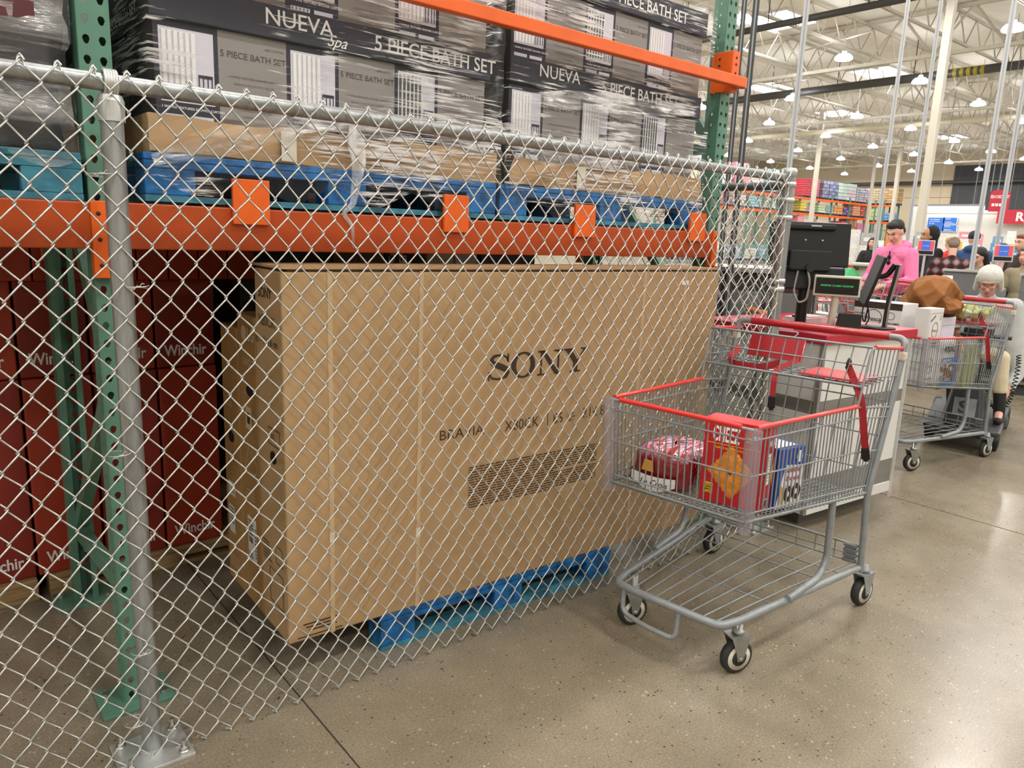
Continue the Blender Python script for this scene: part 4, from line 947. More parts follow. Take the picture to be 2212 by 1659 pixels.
pb.inputs['Roughness'].default_value = .16; pb.inputs['Coat Weight'].default_value = .6
bp = N.new('ShaderNodeBump'); bp.inputs['Strength'].default_value = .5; bp.inputs['Distance'].default_value = .02; nz2 = N.new('ShaderNodeTexNoise'); nz2.inputs['Scale'].default_value = 28; L.new(tcx.outputs['Object'], nz2.inputs['Vector']); L.new(nz2.outputs['Fac'], bp.inputs['Height']); L.new(bp.outputs[0], pb.inputs['Normal'])
b = MB(bm); rnd = random.Random(8); nu, nv = 30, 12; vs = []
for i in range(nv+1):
    th = math.pi*i/nv
    for j in range(nu):
        ph = 2*math.pi*j/nu; sx = lambda c, p: math.copysign(abs(c)**p, c)
        x = .135*sx(math.sin(th), .5)*sx(math.cos(ph), .45); y = .118*sx(math.sin(th), .5)*sx(math.sin(ph), .45); z = .085+.083*sx(math.cos(th), .55)
        q = rnd.uniform(-.006, .006); vs.append((x+q, y+rnd.uniform(-.005, .005), max(.001, z+rnd.uniform(-.005, .007)*(z > .05))))
b.add(vs, [((i+1)*nu+j, (i+1)*nu+(j+1) % nu, i*nu+(j+1) % nu, i*nu+j) for i in range(nv) for j in range(nu)], True)
b.build('bag', t)
b = MB(bm); b.add([(-.06, .115, .04), (-.03, .175, .03), (.02, .17, .05), (.03, .12, .06), (-.04, .15, .045)], [(0, 1, 4), (4, 1, 2), (4, 2, 3), (0, 4, 3)], True); b.build('bag_end', t)
b = MB(P('white ribbon print', '#eeebea', .4)); n = 12; vs = []
for i in range(n+1):
    u = i/n; y = .10-.18*u; zz = .060-.02*math.sin(u*3.1)-.004; hh_ = .016+.012*math.sin(u*3.14); vs += [(-.142-.004*math.sin(u*3), y, zz-hh_), (-.142-.004*math.sin(u*3), y, zz+hh_)]
b.add(vs, [(2*i, 2*i+2, 2*i+3, 2*i+1) for i in range(n)], True); b.mat(BLACK).text('Le Crois', (-.147, .06, .030), (0, -1, 0), (0, 0, 1), .032, .0012, shear=.35); b.mat(P('golden pastry print', '#d99a2a', .5)).add([(-.1415, .06, .080), (-.1415, .01, .078), (-.139, .015, .118), (-.139, .05, .122)], [(0, 1, 2, 3)])
b.build('name_ribbon', t)
# ---------------------------------------------------------------- service counter
CA = math.radians(-4.6); CO = Vector((3.595, 1.880, 0)); cntM = Matrix.Translation(CO) @ Matrix.Rotation(CA, 4, 'Z')
LAMW = P('white laminate', '#d9d8d4', .35); LAMG = P('grey laminate and reflection', '#77756f', .4, 0, var=.12, scale=2, stretch=(1, 1, 12)); CRED = P('crimson counter top', '#b91f3a', .35)
ALU = P('brushed aluminium trim', '#9a9b9a', .4, .7)
cnt = thing('service_counter', 'white and grey banded service counter with a crimson top behind the nearest cart', 'counter', CO, CA)
L1, D1 = .83, .80
b = MB(LAMW)
for z0, z1, m in ((.10, .16, LAMW), (.16, .30, LAMG), (.30, .645, LAMW), (.645, .715, LAMG), (.715, 1.012, LAMW)): b.mat(m).box(0, 0, z0, L1, D1, z1)  # lower grey band paints a reflection, the upper one is laminate
b.mat(LAMW).box(-.006, -.006, .10, L1+.006, .0, .155); b.build('body', cnt)
b = MB(CRED); b.box(-.015, -.018, 1.013, L1+.045, D1+.02, 1.061); b.build('top', cnt, bevel=.003)
b = MB(P('dark toe kick', '#55534d', .6)); b.box(.10, .09, 0, L1-.06, D1-.05, .10); b.build('toe_kick', cnt)
b = MB(ALU); b.box(-.006, -.006, .10, .016, .016, 1.012); b.box(-.004, .38, .30, .0, .41, 1.012); b.build('corner_trim', cnt)
b = MB(P('clear edge strip', '#e6e6e6', .2, 0, alpha=.35)); b.box(L1+.004, -.012, .06, L1+.016, .0, 1.0); b.build('edge_strip', cnt)
ZT = 1.0615
def at_top(px, py): return onz(px, py, ZT)
def facing(normal): return math.atan2(normal.y, normal.x)-math.pi/2+math.pi   # local -y looks along normal
camdir = lambda p: Vector((-p.x, -p.y, 0)).normalized()
# customer display on a beige pole
BEI = P('beige plastic', '#cfccb9', .5)
p = at_top(1792, 712); n = camdir(p); t = thing('customer_display', 'beige framed pole display with green letters on the crimson counter', 'display', p, facing(n))
b = MB(BEI); b.box(-.026, -.02, .0, .026, .026, .012); b.tube([(0, 0, .01), (.012, 0, .19)], .020, 14); b.build('pole', t)
b = MB(BEI); b.box(-.105, -.03, .178, .125, .03, .288); o = b.build('housing', t, bevel=.006)
b = MB(P('black display window', '#050606', .25)); b.box(-.095, -.0325, .192, .115, -.0305, .276); b.mat(P('green display letters', '#3fd07a', .5, emit=.3)); b.text('REGISTER CLOSED REGISTER', (.01, -.033, .232), (1, 0, 0), (0, 0, 1), .0125, .001, align='CENTER', bold=.01); b.build('window', o)
# monitor seen from behind on a post
def panel(b, c, nrm, up, w, h, d):
    nrm = Vector(nrm).normalized(); r = Vector(up).cross(nrm).normalized(); u = nrm.cross(r).normalized(); c = Vector(c)
    q = lambda a, e, f: c+r*a*w/2+u*e*h/2+nrm*f*d/2
    b.add([q(-1,-1,-1),q(1,-1,-1),q(1,1,-1),q(-1,1,-1),q(-1,-1,1),q(1,-1,1),q(1,1,1),q(-1,1,1)],[(3,2,1,0),(4,5,6,7),(0,1,5,4),(1,2,6,5),(2,3,7,6),(3,0,4,7)]); return r, u, nrm
c0 = ondist(1746, 540, 4.42); base = Vector((c0.x, c0.y, ZT)); base = cntM @ Vector((min(max((cntM.inverted() @ base).x, .1), L1), (cntM.inverted() @ base).y, ZT))
t = thing('register_monitor', 'large black monitor seen from behind on the counter left of the pole display', 'monitor', (c0.x, c0.y, ZT))
n = camdir(c0); n = (n+Vector((.25, -.2, 0))).normalized(); zc = c0.z-ZT
b = MB(BLACK); r, u, nn = panel(b, (0, 0, zc+.03), n+Vector((0, 0, .12)), (0, 0, 1), .43, .235, .03); b.build('screen_shell', t, bevel=.006)
b = MB(P('black matte plastic', '#0f1011', .6)); panel(b, Vector((0, 0, zc-.06))+nn*.03, nn, (0, 0, 1), .22, .11, .05); b.build('mount_cover', t, bevel=.008); b = MB(P('black matte plastic', '#0f1011', .6)); panel(b, Vector((0, 0, zc-.155))-nn*.01+r*.03, nn, (0, 0, 1), .34, .12, .10); b.build('lower_housing', t, bevel=.008); b = MB(P('black matte plastic', '#0f1011', .6)); panel(b, Vector((0, 0, zc+.12))+nn*.018, nn, (0, 0, 1), .26, .03, .02); b.build('rear_cover', t, bevel=.008)
b = MB(BLACK); b.tube([(0, 0, .006), Vector((0, 0, zc-.06))], .03, 12); b.lathe([(.11, 0), (.11, .012), (.04, .02)], 20); b.tube([Vector((0, 0, zc-.10))+nn*.02, Vector((0, 0, zc-.10))+nn*.07], .025, 10); b.build('stand', t)
b = MB(P('grey badge', '#c8c8c8', .4)); panel(b, Vector((0, 0, zc+.125))+nn*.030+r*.02, nn, (0, 0, 1), .055, .007, .002); b.build('badge', t)
for q_ in (-.03, .06): b = MB(P('grey badge', '#c8c8c8', .4)); panel(b, Vector((0, 0, zc+.05))+nn*.031+r*q_, nn, (0, 0, 1), .008, .008, .002); b.build('screw', t)
b = MB(P('grey cable', '#a9a9a4', .5)); o_ = lambda x, y: ondist(x, y, 4.36)-Vector((c0.x, c0.y, ZT))
b.tube(fillet([o_(1726, 575), o_(1713, 630), o_(1724, 655), o_(1742, 648), o_(1750, 610), o_(1745, 585)], .05, 6), .006, 7); b.build('cable', t)
pl_ = ondist(1780, 487, 5.6); t = thing('counter_sign', 'pale lavender rounded sign board rising just above the black monitor', 'sign', (pl_.x, pl_.y, 0), facing(camdir(pl_)))
b = MB(P('lavender sign', '#cfc3dc', .5)); b.box(-.15, 0, 1.2, .15, .02, pl_.z+.02); b.build('board', t, bevel=.009)
b = MB(ALU); b.tube([(0, .01, 0), (0, .01, 1.21)], .015, 8); b.lathe([(.12, 0), (.12, .01)], 16); b.build('stand', t)
# second monitor, edge on, curved stand
p = at_top(1890, 708); t = thing('touch_monitor', 'slim black monitor seen edge on with a curved silver stand on the crimson counter', 'monitor', p)
vw = Vector((p.x, p.y, 0)).normalized(); lf = Vector((-vw.y, vw.x, 0)); q = lambda px, py, k=0: ondist(px, py, math.hypot(p.x, p.y)+k)-p
b = MB(P('black screen', '#08090a', .55)); ctr = q(1884, 604, .02); upv = (q(1908, 550)-q(1862, 655)).normalized(); nrm = (lf*upv.z+Vector((0, 0, 1))*0).normalized(); nrm = (lf-upv*lf.dot(upv)).normalized(); nrm = (nrm-vw*.16).normalized()
panel(b, ctr, nrm, upv, .28, .275, .018); b.build('screen', t, bevel=.004)
b = MB(BLACK); b.tube(fillet([q(1896, 598), q(1916, 596), q(1934, 572)], .04, 4), .014, 8); pts = fillet([q(1940, 572), q(1930, 610), q(1917, 650), q(1908, 706)], .1, 5)
for a, c in zip(pts[:-1], pts[1:]): b.bar(a, c, .075, .016, up=lf)
b.mat(P('silver stand', '#9b9a98', .35, .6))
pts = [x-lf*.012 for x in pts]
for a, c in zip(pts[:-1], pts[1:]): b.bar(a, c, .070, .012, up=lf)
b.build('stand', t)
b = MB(BLACK); b.lathe([(.105, 0), (.105, .008), (.06, .014)], 26); b.build('base', t)
b = MB(BLACK)
for k in (0, .012): b.tube(fillet([q(1868, 650), q(1861, 680), q(1867, 700), q(1876, 660)], .03, 4) if k == 0 else fillet([q(1874, 655), q(1878, 690), q(1868, 703)], .03, 4), .004, 6)
b.build('cable', t)
p = at_top(1829, 716); t = thing('card_reader', 'black card terminal lying between the pole display and the slim monitor', 'card terminal', p, math.radians(120))
b = MB(BLACK); b.hexa([(-.06, -.095, 0), (.06, -.095, 0), (.06, .10, 0), (-.06, .10, 0)], [(-.055, -.09, .026), (.055, -.09, .026), (.055, .09, .105), (-.055, .09, .105)]); b.build('body', t, bevel=.006)
b = MB(P('dark key pad', '#3b3d44', .3)); b.hexa([(-.042, -.075, .031), (.042, -.075, .031), (.042, .07, .095), (-.042, .07, .095)], [(-.042, -.075, .036), (.042, -.075, .036), (.042, .07, .100), (-.042, .07, .100)]); b.build('key_pad', t)
b = MB(BLACK); b.tube(fillet([(-.04, .07, .02), (-.10, .10, .006), (-.12, .02, .006), (-.06, -.02, .006)], .04, 4), .004, 6); b.build('cable', t)
p = at_top(1738, 697); t = thing('paper_stack', 'white and pale pink stack of papers beside the corner fence post on the counter', 'paper', p, CA)
b = MB(P('white paper', '#e6e2df', .8))
for k in range(4): b.box(-.11+.004*k, -.07, .0+.009*k, .10+.003*k, .07+.004*(k % 2), .008+.009*k)
b.mat(P('pale pink paper', '#e9b9b4', .8)); b.box(-.05, -.06, .036, .11, .06, .042); b.build('papers', t)
b = MB(P('dark clip', '#3a3a3a', .4)); b.box(-.10, -.03, .037, -.04, .02, .046); b.build('clip', t)
# grey register bench behind the counter and orange gripped flat carts behind the mesh
GRYC = P('grey checkout panel', '#747675', .5, 0, var=.05); GRYD = P('dark grey checkout base', '#3b3d3e', .6); GRYL = P('light grey shelf', '#b5b6b4', .45)
def checkout(label, loc, rz, L, D=.75, h=.95, hutch=True):
    t = thing('checkout_stand', label, 'checkout stand', loc, rz, 'checkout stands')
    b = MB(GRYC); b.box(0, 0, .12, L, D, h); b.build('cabinet', t, bevel=.006)
    b = MB(GRYD); b.box(.04, .05, 0, L-.04, D-.05, .12); b.box(.02, .16, h+.001, L-.02, D-.16, h+.012); b.build('belt_and_base', t)
    b = MB(GRYL); b.box(-.015, -.015, h, L+.015, .14, h+.025); b.box(-.015, D-.14, h, L+.015, D+.015, h+.025); b.build('rim', t, bevel=.004)
    if hutch:
        b = MB(GRYC); b.box(L*.35, D-.13, h+.025, L*.95, D, h+.30); b.box(.02, .30, h+.012, L*.22, D-.2, h+.16); b.build('hutch', t, bevel=.006)
        b = MB(GRYL); b.box(L*.33, D-.15, h+.30, L*.97, D+.01, h+.325); b.build('hutch_ledge', t)
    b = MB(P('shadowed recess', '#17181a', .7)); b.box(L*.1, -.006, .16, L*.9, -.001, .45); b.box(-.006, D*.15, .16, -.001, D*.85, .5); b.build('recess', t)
    return t
checkout('grey checkout stand just behind the service counter and black monitor', (5.75, 2.95, 0), math.radians(80), 1.6)
for k, (px, py) in enumerate(((1662, 607), (1640, 674))):
    p = ondist(px, py, 8.2-2.9*k)
    t = thing('flatbed_cart', 'platform cart with orange handle grip behind the mesh, %s' % ['upper grip, farther back', 'lower grip, nearer'][k], 'platform cart', (p.x, p.y, 0), math.radians(235 if k == 0 else 55), 'orange gripped platform carts')
    b = MB(P('grey painted tube', '#7b7e80', .45)); hz = p.z
    b.tube(fillet([(-.26, 0, .2), (-.26, 0, hz), (.26, 0, hz), (.26, 0, .2)], .06, 5), .014, 8); b.tube([(-.26, 0, .55), (.26, 0, .55)], .012, 8); b.build('handle', t)
    b = MB(P('orange grip', '#f0803c', .45))
    for s in (-1, 1): b.tube([(s*.03, 0, hz), (s*.18, 0, hz)], .021, 10)
    b.build('grip', t)
    b = MB(P('grey bed', '#5f6263', .6)); b.box(-.3, -.9, .16, .3, .03, .21); b.build('platform', t)
    b = MB(RUBBER)
    for x in (-.24, .24):
        for y in (-.8, -.06): b.lathe([(.05, -.02), (.075, -.012), (.075, .012), (.05, .02)], 16, (x, y, .0752), (1, 0, 0)); b.tube([(x, y, .08), (x, y, .17)], .012, 6)
    b.build('wheels', t)
t = thing('equipment_cabinet', 'dark grey equipment cabinet seen through the mesh between rack upright and corner post', 'cabinet', (4.70, 2.98, 0), math.radians(32))
b = MB(P('charcoal cabinet', '#3c3e40', .5)); b.box(-.1, -.35, .04, .55, .40, 1.30); b.build('body', t, bevel=.01)
for x, z in ((.0, .75), (.28, .75), (.0, .2), (.28, .2)): b = MB(P('grey drawer front', '#77797a', .45)); b.box(-.115, x-.30, z, -.101, x-.05, z+.42); b.build('door', t, bevel=.004)
b = MB(P('pale cabinet top', '#9c9d9b', .5)); b.box(-.13, -.38, 1.30, .58, .43, 1.33); b.build('top', t)
# ---------------------------------------------------------------- strut poles and columns
POLE = P('pale grey strut', '#c3c6ca', .45, .3); DPOLE = P('shaded grey strut', '#4c4f52', .5, .3); COLM = P('cream column paint', '#c9c4b6', .6)  # the dark struts are grey poles with shade put into the colour
def pole(px, py, D, label, m, w=.046, z0=0.0, grp='strut poles'):
    p = ondist(px, py, D); b = MB(m); b.box(-w/2, -w/2, z0, w/2, w/2, ZC)
    b.mat(P('strut slot', '#a5a8ac', .5)); b.box(-w*.12, -w/2-.002, z0+.02, w*.12, -w/2-.0005, ZC-.05)
    return tag(b.build('strut_pole', loc=(p.x, p.y, 0), rot=(0, 0, facing(camdir(p)))), label, 'pole', grp)
pole(1608, 10, 5.4, 'shaded strut pole just right of the right rack upright, left of its pair', DPOLE, .032)
pole(1634, 5, 5.4, 'shaded strut pole just right of the right rack upright, right of its pair', DPOLE, .040)
pole(1744, 2, 7.2, 'pale strut pole rising behind the corner fence post', POLE)
pole(1962, 2, 11.2, 'pale strut pole rising behind the pink hooded shopper', POLE, .05)
pole(2033, 5, 12.4, 'pale strut pole just left of the cream column', POLE, .05)
pole(2191, 5, 10.6, 'pale strut pole reaching the top edge beside the self checkout sign', POLE, .055)
pole(2212, 177, 11.4, 'pale strut pole at the right edge, crossing the prescription sign', POLE, .055)
def column(px, py, D, label, w):
    p = ondist(px, py, D); t = thing('steel_column', label, 'column', (p.x, p.y, 0))
    b = MB(COLM); b.box(-w/2, -w/2, .02, w/2, w/2, ZC-.3); b.build('shaft', t, bevel=.01)
    b = MB(COLM); b.box(-w*.8, -w*.8, 0, w*.8, w*.8, .02); b.box(-w*.9, -w*.6, ZC-.3, w*.9, w*.6, ZC); b.build('plate', t); return t
column(2010, 330, 24.0, 'broad cream steel column in the middle of the checkouts', .20)
column(1758, 420, 54.0, 'cream steel column standing before the red wrapped pallets', .24)
column(1932, 430, 60.0, 'far cream steel column at the corner of the far racks', .24)
column(1884, 400, 68.5, 'farthest thin cream column against the block wall', .2)
# ---------------------------------------------------------------- people
def blob(name, prims, vox, mat, parent, smooth=4):
    b = MB(mat)
    for p in prims:
        if p[0] == 'c':
            _, a, c, r0, r1 = p; a = Vector(a); c = Vector(c); b.tube([a, c], [r0, r1], 12); b.ball(a, r0, 12, 8); b.ball(c, r1, 12, 8)
        else:
            b.ball(p[1], p[2], 18, 12, p[3] if len(p) > 3 else None)
    o = b.build(name); m = o.modifiers.new('r', 'REMESH'); m.mode = 'VOXEL'; m.voxel_size = vox; m.use_smooth_shade = True
    if smooth: s = o.modifiers.new('s', 'SMOOTH'); s.iterations = smooth; s.factor = .5
    dg = bpy.context.evaluated_depsgraph_get(); dg.update()
    me = bpy.data.meshes.new_from_object(o.evaluated_get(dg)); o.modifiers.clear(); old = o.data; o.data = me; bpy.data.meshes.remove(old)
    if not me.materials: me.materials.append(mat)
    me.polygons.foreach_set('use_smooth', [True]*len(me.polygons)); me.name = name
    o.parent = parent; return o
SKIN = P('fair skin', '#e0b098', .55, 0, var=.05, scale=40); SKIN2 = P('pale pink skin', '#dba392', .55, 0, var=.06, scale=40); SKIN3 = P('tan skin', '#b98767', .55)
DARKH = P('dark hair', '#1d1918', .6, 0, bump=.4, bscale=120); WHITEH = P('white hair', '#d9d6cf', .6, 0, var=.10, scale=10, bump=.9, bscale=22, stretch=(5, 5, .8))
def person(label, loc, rz, H=1.75, skin=SKIN, top=None, pants=None, shoes=None, hair=DARKH, yaw=0, pitch=0, arms=((.22, .26, 1.12), (.34, .17, 1.02)), arms2=None, hood=False, hairst='short', seated=0.0, lean=0.0, vox=.012, build=1.0, knees=None, beanie=None, face=True, hoodup=False, curve=0.0, hdz=0.0):
    k = H/1.75; t = thing('person', label, 'person', loc, rz); dz = -seated
    def S(p, ln=True):
        p = Vector(p)*k; z = p.z+dz
        if ln and z > (.95*k+dz): q = z-(.95*k+dz); p = Vector((p.x+math.sin(lean)*q, p.y, (.95*k+dz)+math.cos(lean)*q)); return p
        return Vector((p.x, p.y, z))
    HR = Matrix.Rotation(yaw, 3, 'Z') @ Matrix.Rotation(pitch, 3, 'Y')
    hc = S((.035+curve, 0, 1.635+hdz)); hd = lambda x, y, z: hc+HR @ (Vector((x, y, z))*k); he = (0, pitch, yaw)
    nb = S((-.01+curve*.6, 0, 1.46))
    arms2 = arms2 or arms
    sh = {1: S((-.01, .185*build, 1.40)), -1: S((-.01, -.185*build, 1.40))}
    el, wr = {}, {}
    for s, A in ((1, arms), (-1, arms2)):
        el[s] = S((A[0][0], s*A[0][1]*build, A[0][2]), False); wr[s] = S((A[1][0], s*A[1][1]*build, A[1][2]), False)
    hip = {s: Vector((0, s*.092*k, .92*k+dz)) for s in (1, -1)}
    if knees is None: kn = {s: Vector((.015, s*.10*k, .50*k)) for s in (1, -1)}; an = {s: Vector((-.01, s*.105*k, .085*k)) for s in (1, -1)}
    else: kn = {s: Vector(knees[0][0 if s == 1 else 1]) for s in (1, -1)}; an = {s: Vector(knees[1][0 if s == 1 else 1]) for s in (1, -1)}
    # one continuous body
    pr = [('e', hd(-.012, 0, .03), (.098*k, .076*k, .092*k), he), ('e', hd(.022, 0, -.028), (.066*k, .060*k, .085*k), he), ('e', hd(.050, 0, -.092), (.026*k, .026*k, .020*k), he),
          ('c', hd(.085, 0, .005), hd(.102, 0, -.030), .010*k, .015*k), ('e', hd(.083, 0, .034), (.018*k, .052*k, .012*k), he), ('e', hd(.082, 0, -.062), (.012*k, .024*k, .010*k), he),
          ('e', hd(.062, .036, -.022), (.024*k, .020*k, .024*k), he), ('e', hd(.062, -.036, -.022), (.024*k, .020*k, .024*k), he),
          ('e', hd(-.01, .076, -.01), (.020*k, .010*k, .032*k), he), ('e', hd(-.01, -.076, -.01), (.020*k, .010*k, .032*k), he),
          ('c', nb, hd(-.018, 0, -.05), .056*k, .053*k), ('c', S((0, -.13*build, 1.40)), S((0, .13*build, 1.40)), .07*k, .07*k),
          ('e', S((0, 0, 1.25)), (.105*k, .15*k*build, .19*k)), ('e', Vector((0, 0, 1.0*k+dz)), (.11*k, .145*k*build, .15*k))]
    for s in (1, -1):
        pr += [('c', sh[s], el[s], .048*k, .038*k), ('c', el[s], wr[s], .037*k, .026*k), ('c', hip[s], kn[s], .080*k, .052*k), ('c', kn[s], an[s], .050*k, .036*k), ('c', an[s], an[s]+Vector((.13*k, 0, -.045*k)), .034*k, .026*k)]
        d = (wr[s]-el[s]).normalized(); side = Vector((0, 0, 1)).cross(d); side = side.normalized() if side.length > .1 else Vector((0, 1, 0)); dn = d.cross(side).normalized()
        pc = wr[s]+d*.05*k; pr.append(('c', wr[s], pc+d*.03*k, .027*k, .036*k)); v2 = max(vox*.9, .0085*k)
        for i, (o_, l) in enumerate(((-.030, .060), (-.010, .070), (.010, .066), (.028, .052))):
            f0 = pc+d*.035*k+side*(o_*k); f1 = f0+d*l*.55*k; f2 = f1+(d*.4-dn*.55*s*0+Vector((0, 0, -1))*.6).normalized()*l*.6*k
            pr += [('c', f0, f1, v2, v2), ('c', f1, f2, v2, v2*.9)]
        th = pc-side*(.034*k*s); pr += [('c', th, th+(d*.5-side*s*.5).normalized()*.035*k, v2*1.1, v2), ('c', th+(d*.5-side*s*.5).normalized()*.035*k, th+d*.06*k-side*s*.03*k, v2, v2*.9)]
    body = blob('body', pr, vox, skin, t)
    # clothing
    if top:
        R = lambda r: (r+.02)*k
        pt = [('c', S((0, -.13*build, 1.385)), S((0, .13*build, 1.385)), R(.072), R(.072)), ('e', S((0, 0, 1.25)), (R(.115), R(.165*build), R(.20))), ('e', Vector((.005, 0, 1.02*k+dz)), (R(.118), R(.155*build), R(.16))), ('c', nb-Vector((0, 0, .035*k)), nb+Vector((0, 0, .005)), R(.075), R(.050))]
        for s in (1, -1): pt += [('c', sh[s], el[s], R(.060), R(.048)), ('c', el[s], wr[s]-(wr[s]-el[s]).normalized()*.015, R(.046), R(.026)), ('c', el[s].lerp(wr[s], .75), el[s].lerp(wr[s], .9), R(.036), R(.037))]
        if hood: pt += [('e', nb+Vector((-.075*k, 0, .035*k)), (.075*k, .125*k, .062*k), (0, .5, 0)), ('c', nb+Vector((-.02, .095*k, .035*k)), nb+Vector((.075*k, .045*k, -.045*k)), .034*k, .028*k), ('c', nb+Vector((-.02, -.095*k, .035*k)), nb+Vector((.075*k, -.045*k, -.045*k)), .034*k, .028*k)]
        if hoodup: pt += [('e', hd(-.045, 0, .03), (.10*k, .098*k, .125*k), he), ('c', hd(-.05, 0, -.05), nb, .08*k, .085*k)]
        blob('top_garment', pt, vox, top, t, 10)
    if pants:
        pp_ = [('e', Vector((0, 0, .98*k+dz)), (.135*k, .172*k*build, .12*k))]
        for s in (1, -1): pp_ += [('c', hip[s], kn[s], .098*k, .070*k), ('c', kn[s], an[s].lerp(kn[s], .12 if knees is None else .42), .068*k, .058*k)]
        blob('trousers', pp_, vox, pants, t, 4)
    if shoes:
        for s in (1, -1): blob('shoe', [('c', an[s]+Vector((-.02, 0, -.02*k)), an[s]+Vector((.02, 0, -.045*k)), .046*k, .040*k), ('c', an[s]+Vector((-.02, 0, -.047*k)), an[s]+Vector((.15*k, 0, -.052*k)), .038*k, .033*k)]+([('c', an[s], an[s].lerp(kn[s], .5), .045*k, .052*k)] if knees is not None else []), vox, shoes, t, 2)
    if hairst == 'short': blob('hair', [('e', hd(-.03, 0, .062), (.095*k, .083*k, .078*k), he), ('e', hd(.032, 0, .100), (.055*k, .068*k, .040*k), he), ('e', hd(-.065, 0, .0), (.055*k, .074*k, .07*k), he)], vox*.8, hair, t, 2)
    elif hairst == 'bob': blob('hair', [('e', hd(-.022, 0, .052), (.114*k, .099*k, .094*k), he), ('e', hd(-.055, 0, -.01), (.072*k, .092*k, .085*k), he), ('c', hd(.01, .080, .05), hd(-.015, .092, -.07), .024*k, .026*k), ('c', hd(.01, -.080, .05), hd(-.015, -.092, -.07), .024*k, .026*k)], vox*.8, hair, t, 2)
    elif hairst == 'long': blob('hair', [('e', hd(-.03, 0, .055), (.105*k, .092*k, .085*k), he), ('c', hd(-.04, .07, .03), hd(-.05, .085, -.15), .045*k, .040*k), ('c', hd(-.04, -.07, .03), hd(-.05, -.085, -.15), .045*k, .040*k), ('c', hd(-.08, 0, .02), hd(-.09, 0, -.16), .07*k, .06*k)], vox*.8, hair, t, 2)
    if beanie: blob('beanie', [('e', hd(-.02, 0, .068), (.108*k, .090*k, .085*k), he), ('e', hd(-.015, 0, .035), (.108*k, .092*k, .03*k), he)], vox*.8, beanie, t, 2)
    if face:
        [MB(P('eye dark', '#241a16', .3)).ball(hd(.081, s*.030, .014), (.006*k, .013*k, .005*k), 10, 6, he).build('eye', t) for s in (1, -1)]
        [MB(P('brow hair', '#3a2a22', .8) if hair is not WHITEH else P('pale brow', '#c9b9a8', .8)).tube([hd(.093, s*.016, .036), hd(.088, s*.036, .041), hd(.074, s*.052, .034)], [.004*k, .0045*k, .003*k], 6).build('eyebrow', t) for s in (1, -1)]
        b = MB(P('lip colour', '#b4695c', .5)); b.ball(hd(.090, 0, -.058), (.006*k, .022*k, .0045*k), 12, 6, he); b.ball(hd(.089, 0, -.066), (.006*k, .019*k, .005*k), 12, 6, he); b.build('lips', t)
    t['_hd'] = 0; del t['_hd']
    return t, hd, k
def fab(n, c, v=.08, sc=12): return P(n, c, .85, 0, var=v, scale=sc, bump=.25, bscale=25)
PINK = fab('pink hoodie fleece', '#ef7fae'); GREYK = fab('pale grey knit', '#b9bcbb'); BEIGE = fab('beige trouser cloth', '#d3c6a8'); BLK = fab('black jacket cloth', '#1b1c1f'); NVY = fab('navy hoodie cloth', '#33507e'); OLV = fab('olive top cloth', '#8a8268'); DEN = fab('dark denim', '#2f3846'); KHK = fab('khaki jacket', '#9c9177')
def ground(px, py, D): p = ondist(px, py, D); return Vector((p.x, p.y, 0))
# young shopper in pink
g = ground(1940, 534, 9.7)
t, hd, k = person('dark haired person in a pink hoodie looking down over a cart, sunglasses at the neck', g, math.radians(166), 1.79, SKIN, PINK, DEN, P('white trainers', '#d7d5d0', .6), DARKH, yaw=math.radians(6), pitch=math.radians(28), arms=((.06, .27, 1.12), (.30, .16, 1.06)), hood=True, vox=.0085, lean=.06)
b = MB(P('sunglass black', '#101012', .15)); o = Vector((.112, .02, 1.40*k))
for dz_ in (.0, .062): b.ball(o+Vector((.040, .0, -.035-dz_)), (.012, .026, .028), 12, 8)
b.bar(o+Vector((.036, 0, .03)), o+Vector((.042, 0, -.12)), .010, .010); b.build('sunglasses', t)
# seated older shopper
g = ground(2150, 543, 7.35); LD = math.radians(196)
t, hd, k = person('white haired person in glasses and pale grey top seated behind the loaded cart', g, LD, 1.62, SKIN2, GREYK, BEIGE, P('black sock and shoe', '#17181a', .7), WHITEH, yaw=0, pitch=math.radians(24), arms=((.10, .27, .80), (.30, .24, .72)), hairst='bob', seated=.215, lean=.20, vox=.0085, build=1.12, curve=.045, hdz=-.025, knees=(((.42, .17, .69), (.42, -.15, .69)), ((.46, .22, .27), (.50, -.10, .27))))
b = MB(P('glasses frame', '#8a5a50', .3, .4))
for s in (1, -1):
    c = hd(.099, s*.032, .004); yv = (hd(0, 1, 0)-hd(0, 0, 0)).normalized(); zv = (hd(0, 0, 1)-hd(0, 0, 0)).normalized()
    b.tube([c+yv*(.026*math.cos(a))+zv*(.018*math.sin(a)) for a in [i*math.pi/8 for i in range(16)]], .0018, 5, closed=True); b.tube([hd(.095, s*.058, .008), hd(0, s*.083, .008)], .0018, 5)
b.tube([hd(.101, -.008, .008), hd(.101, .008, .008)], .002, 5); b.build('glasses', t)
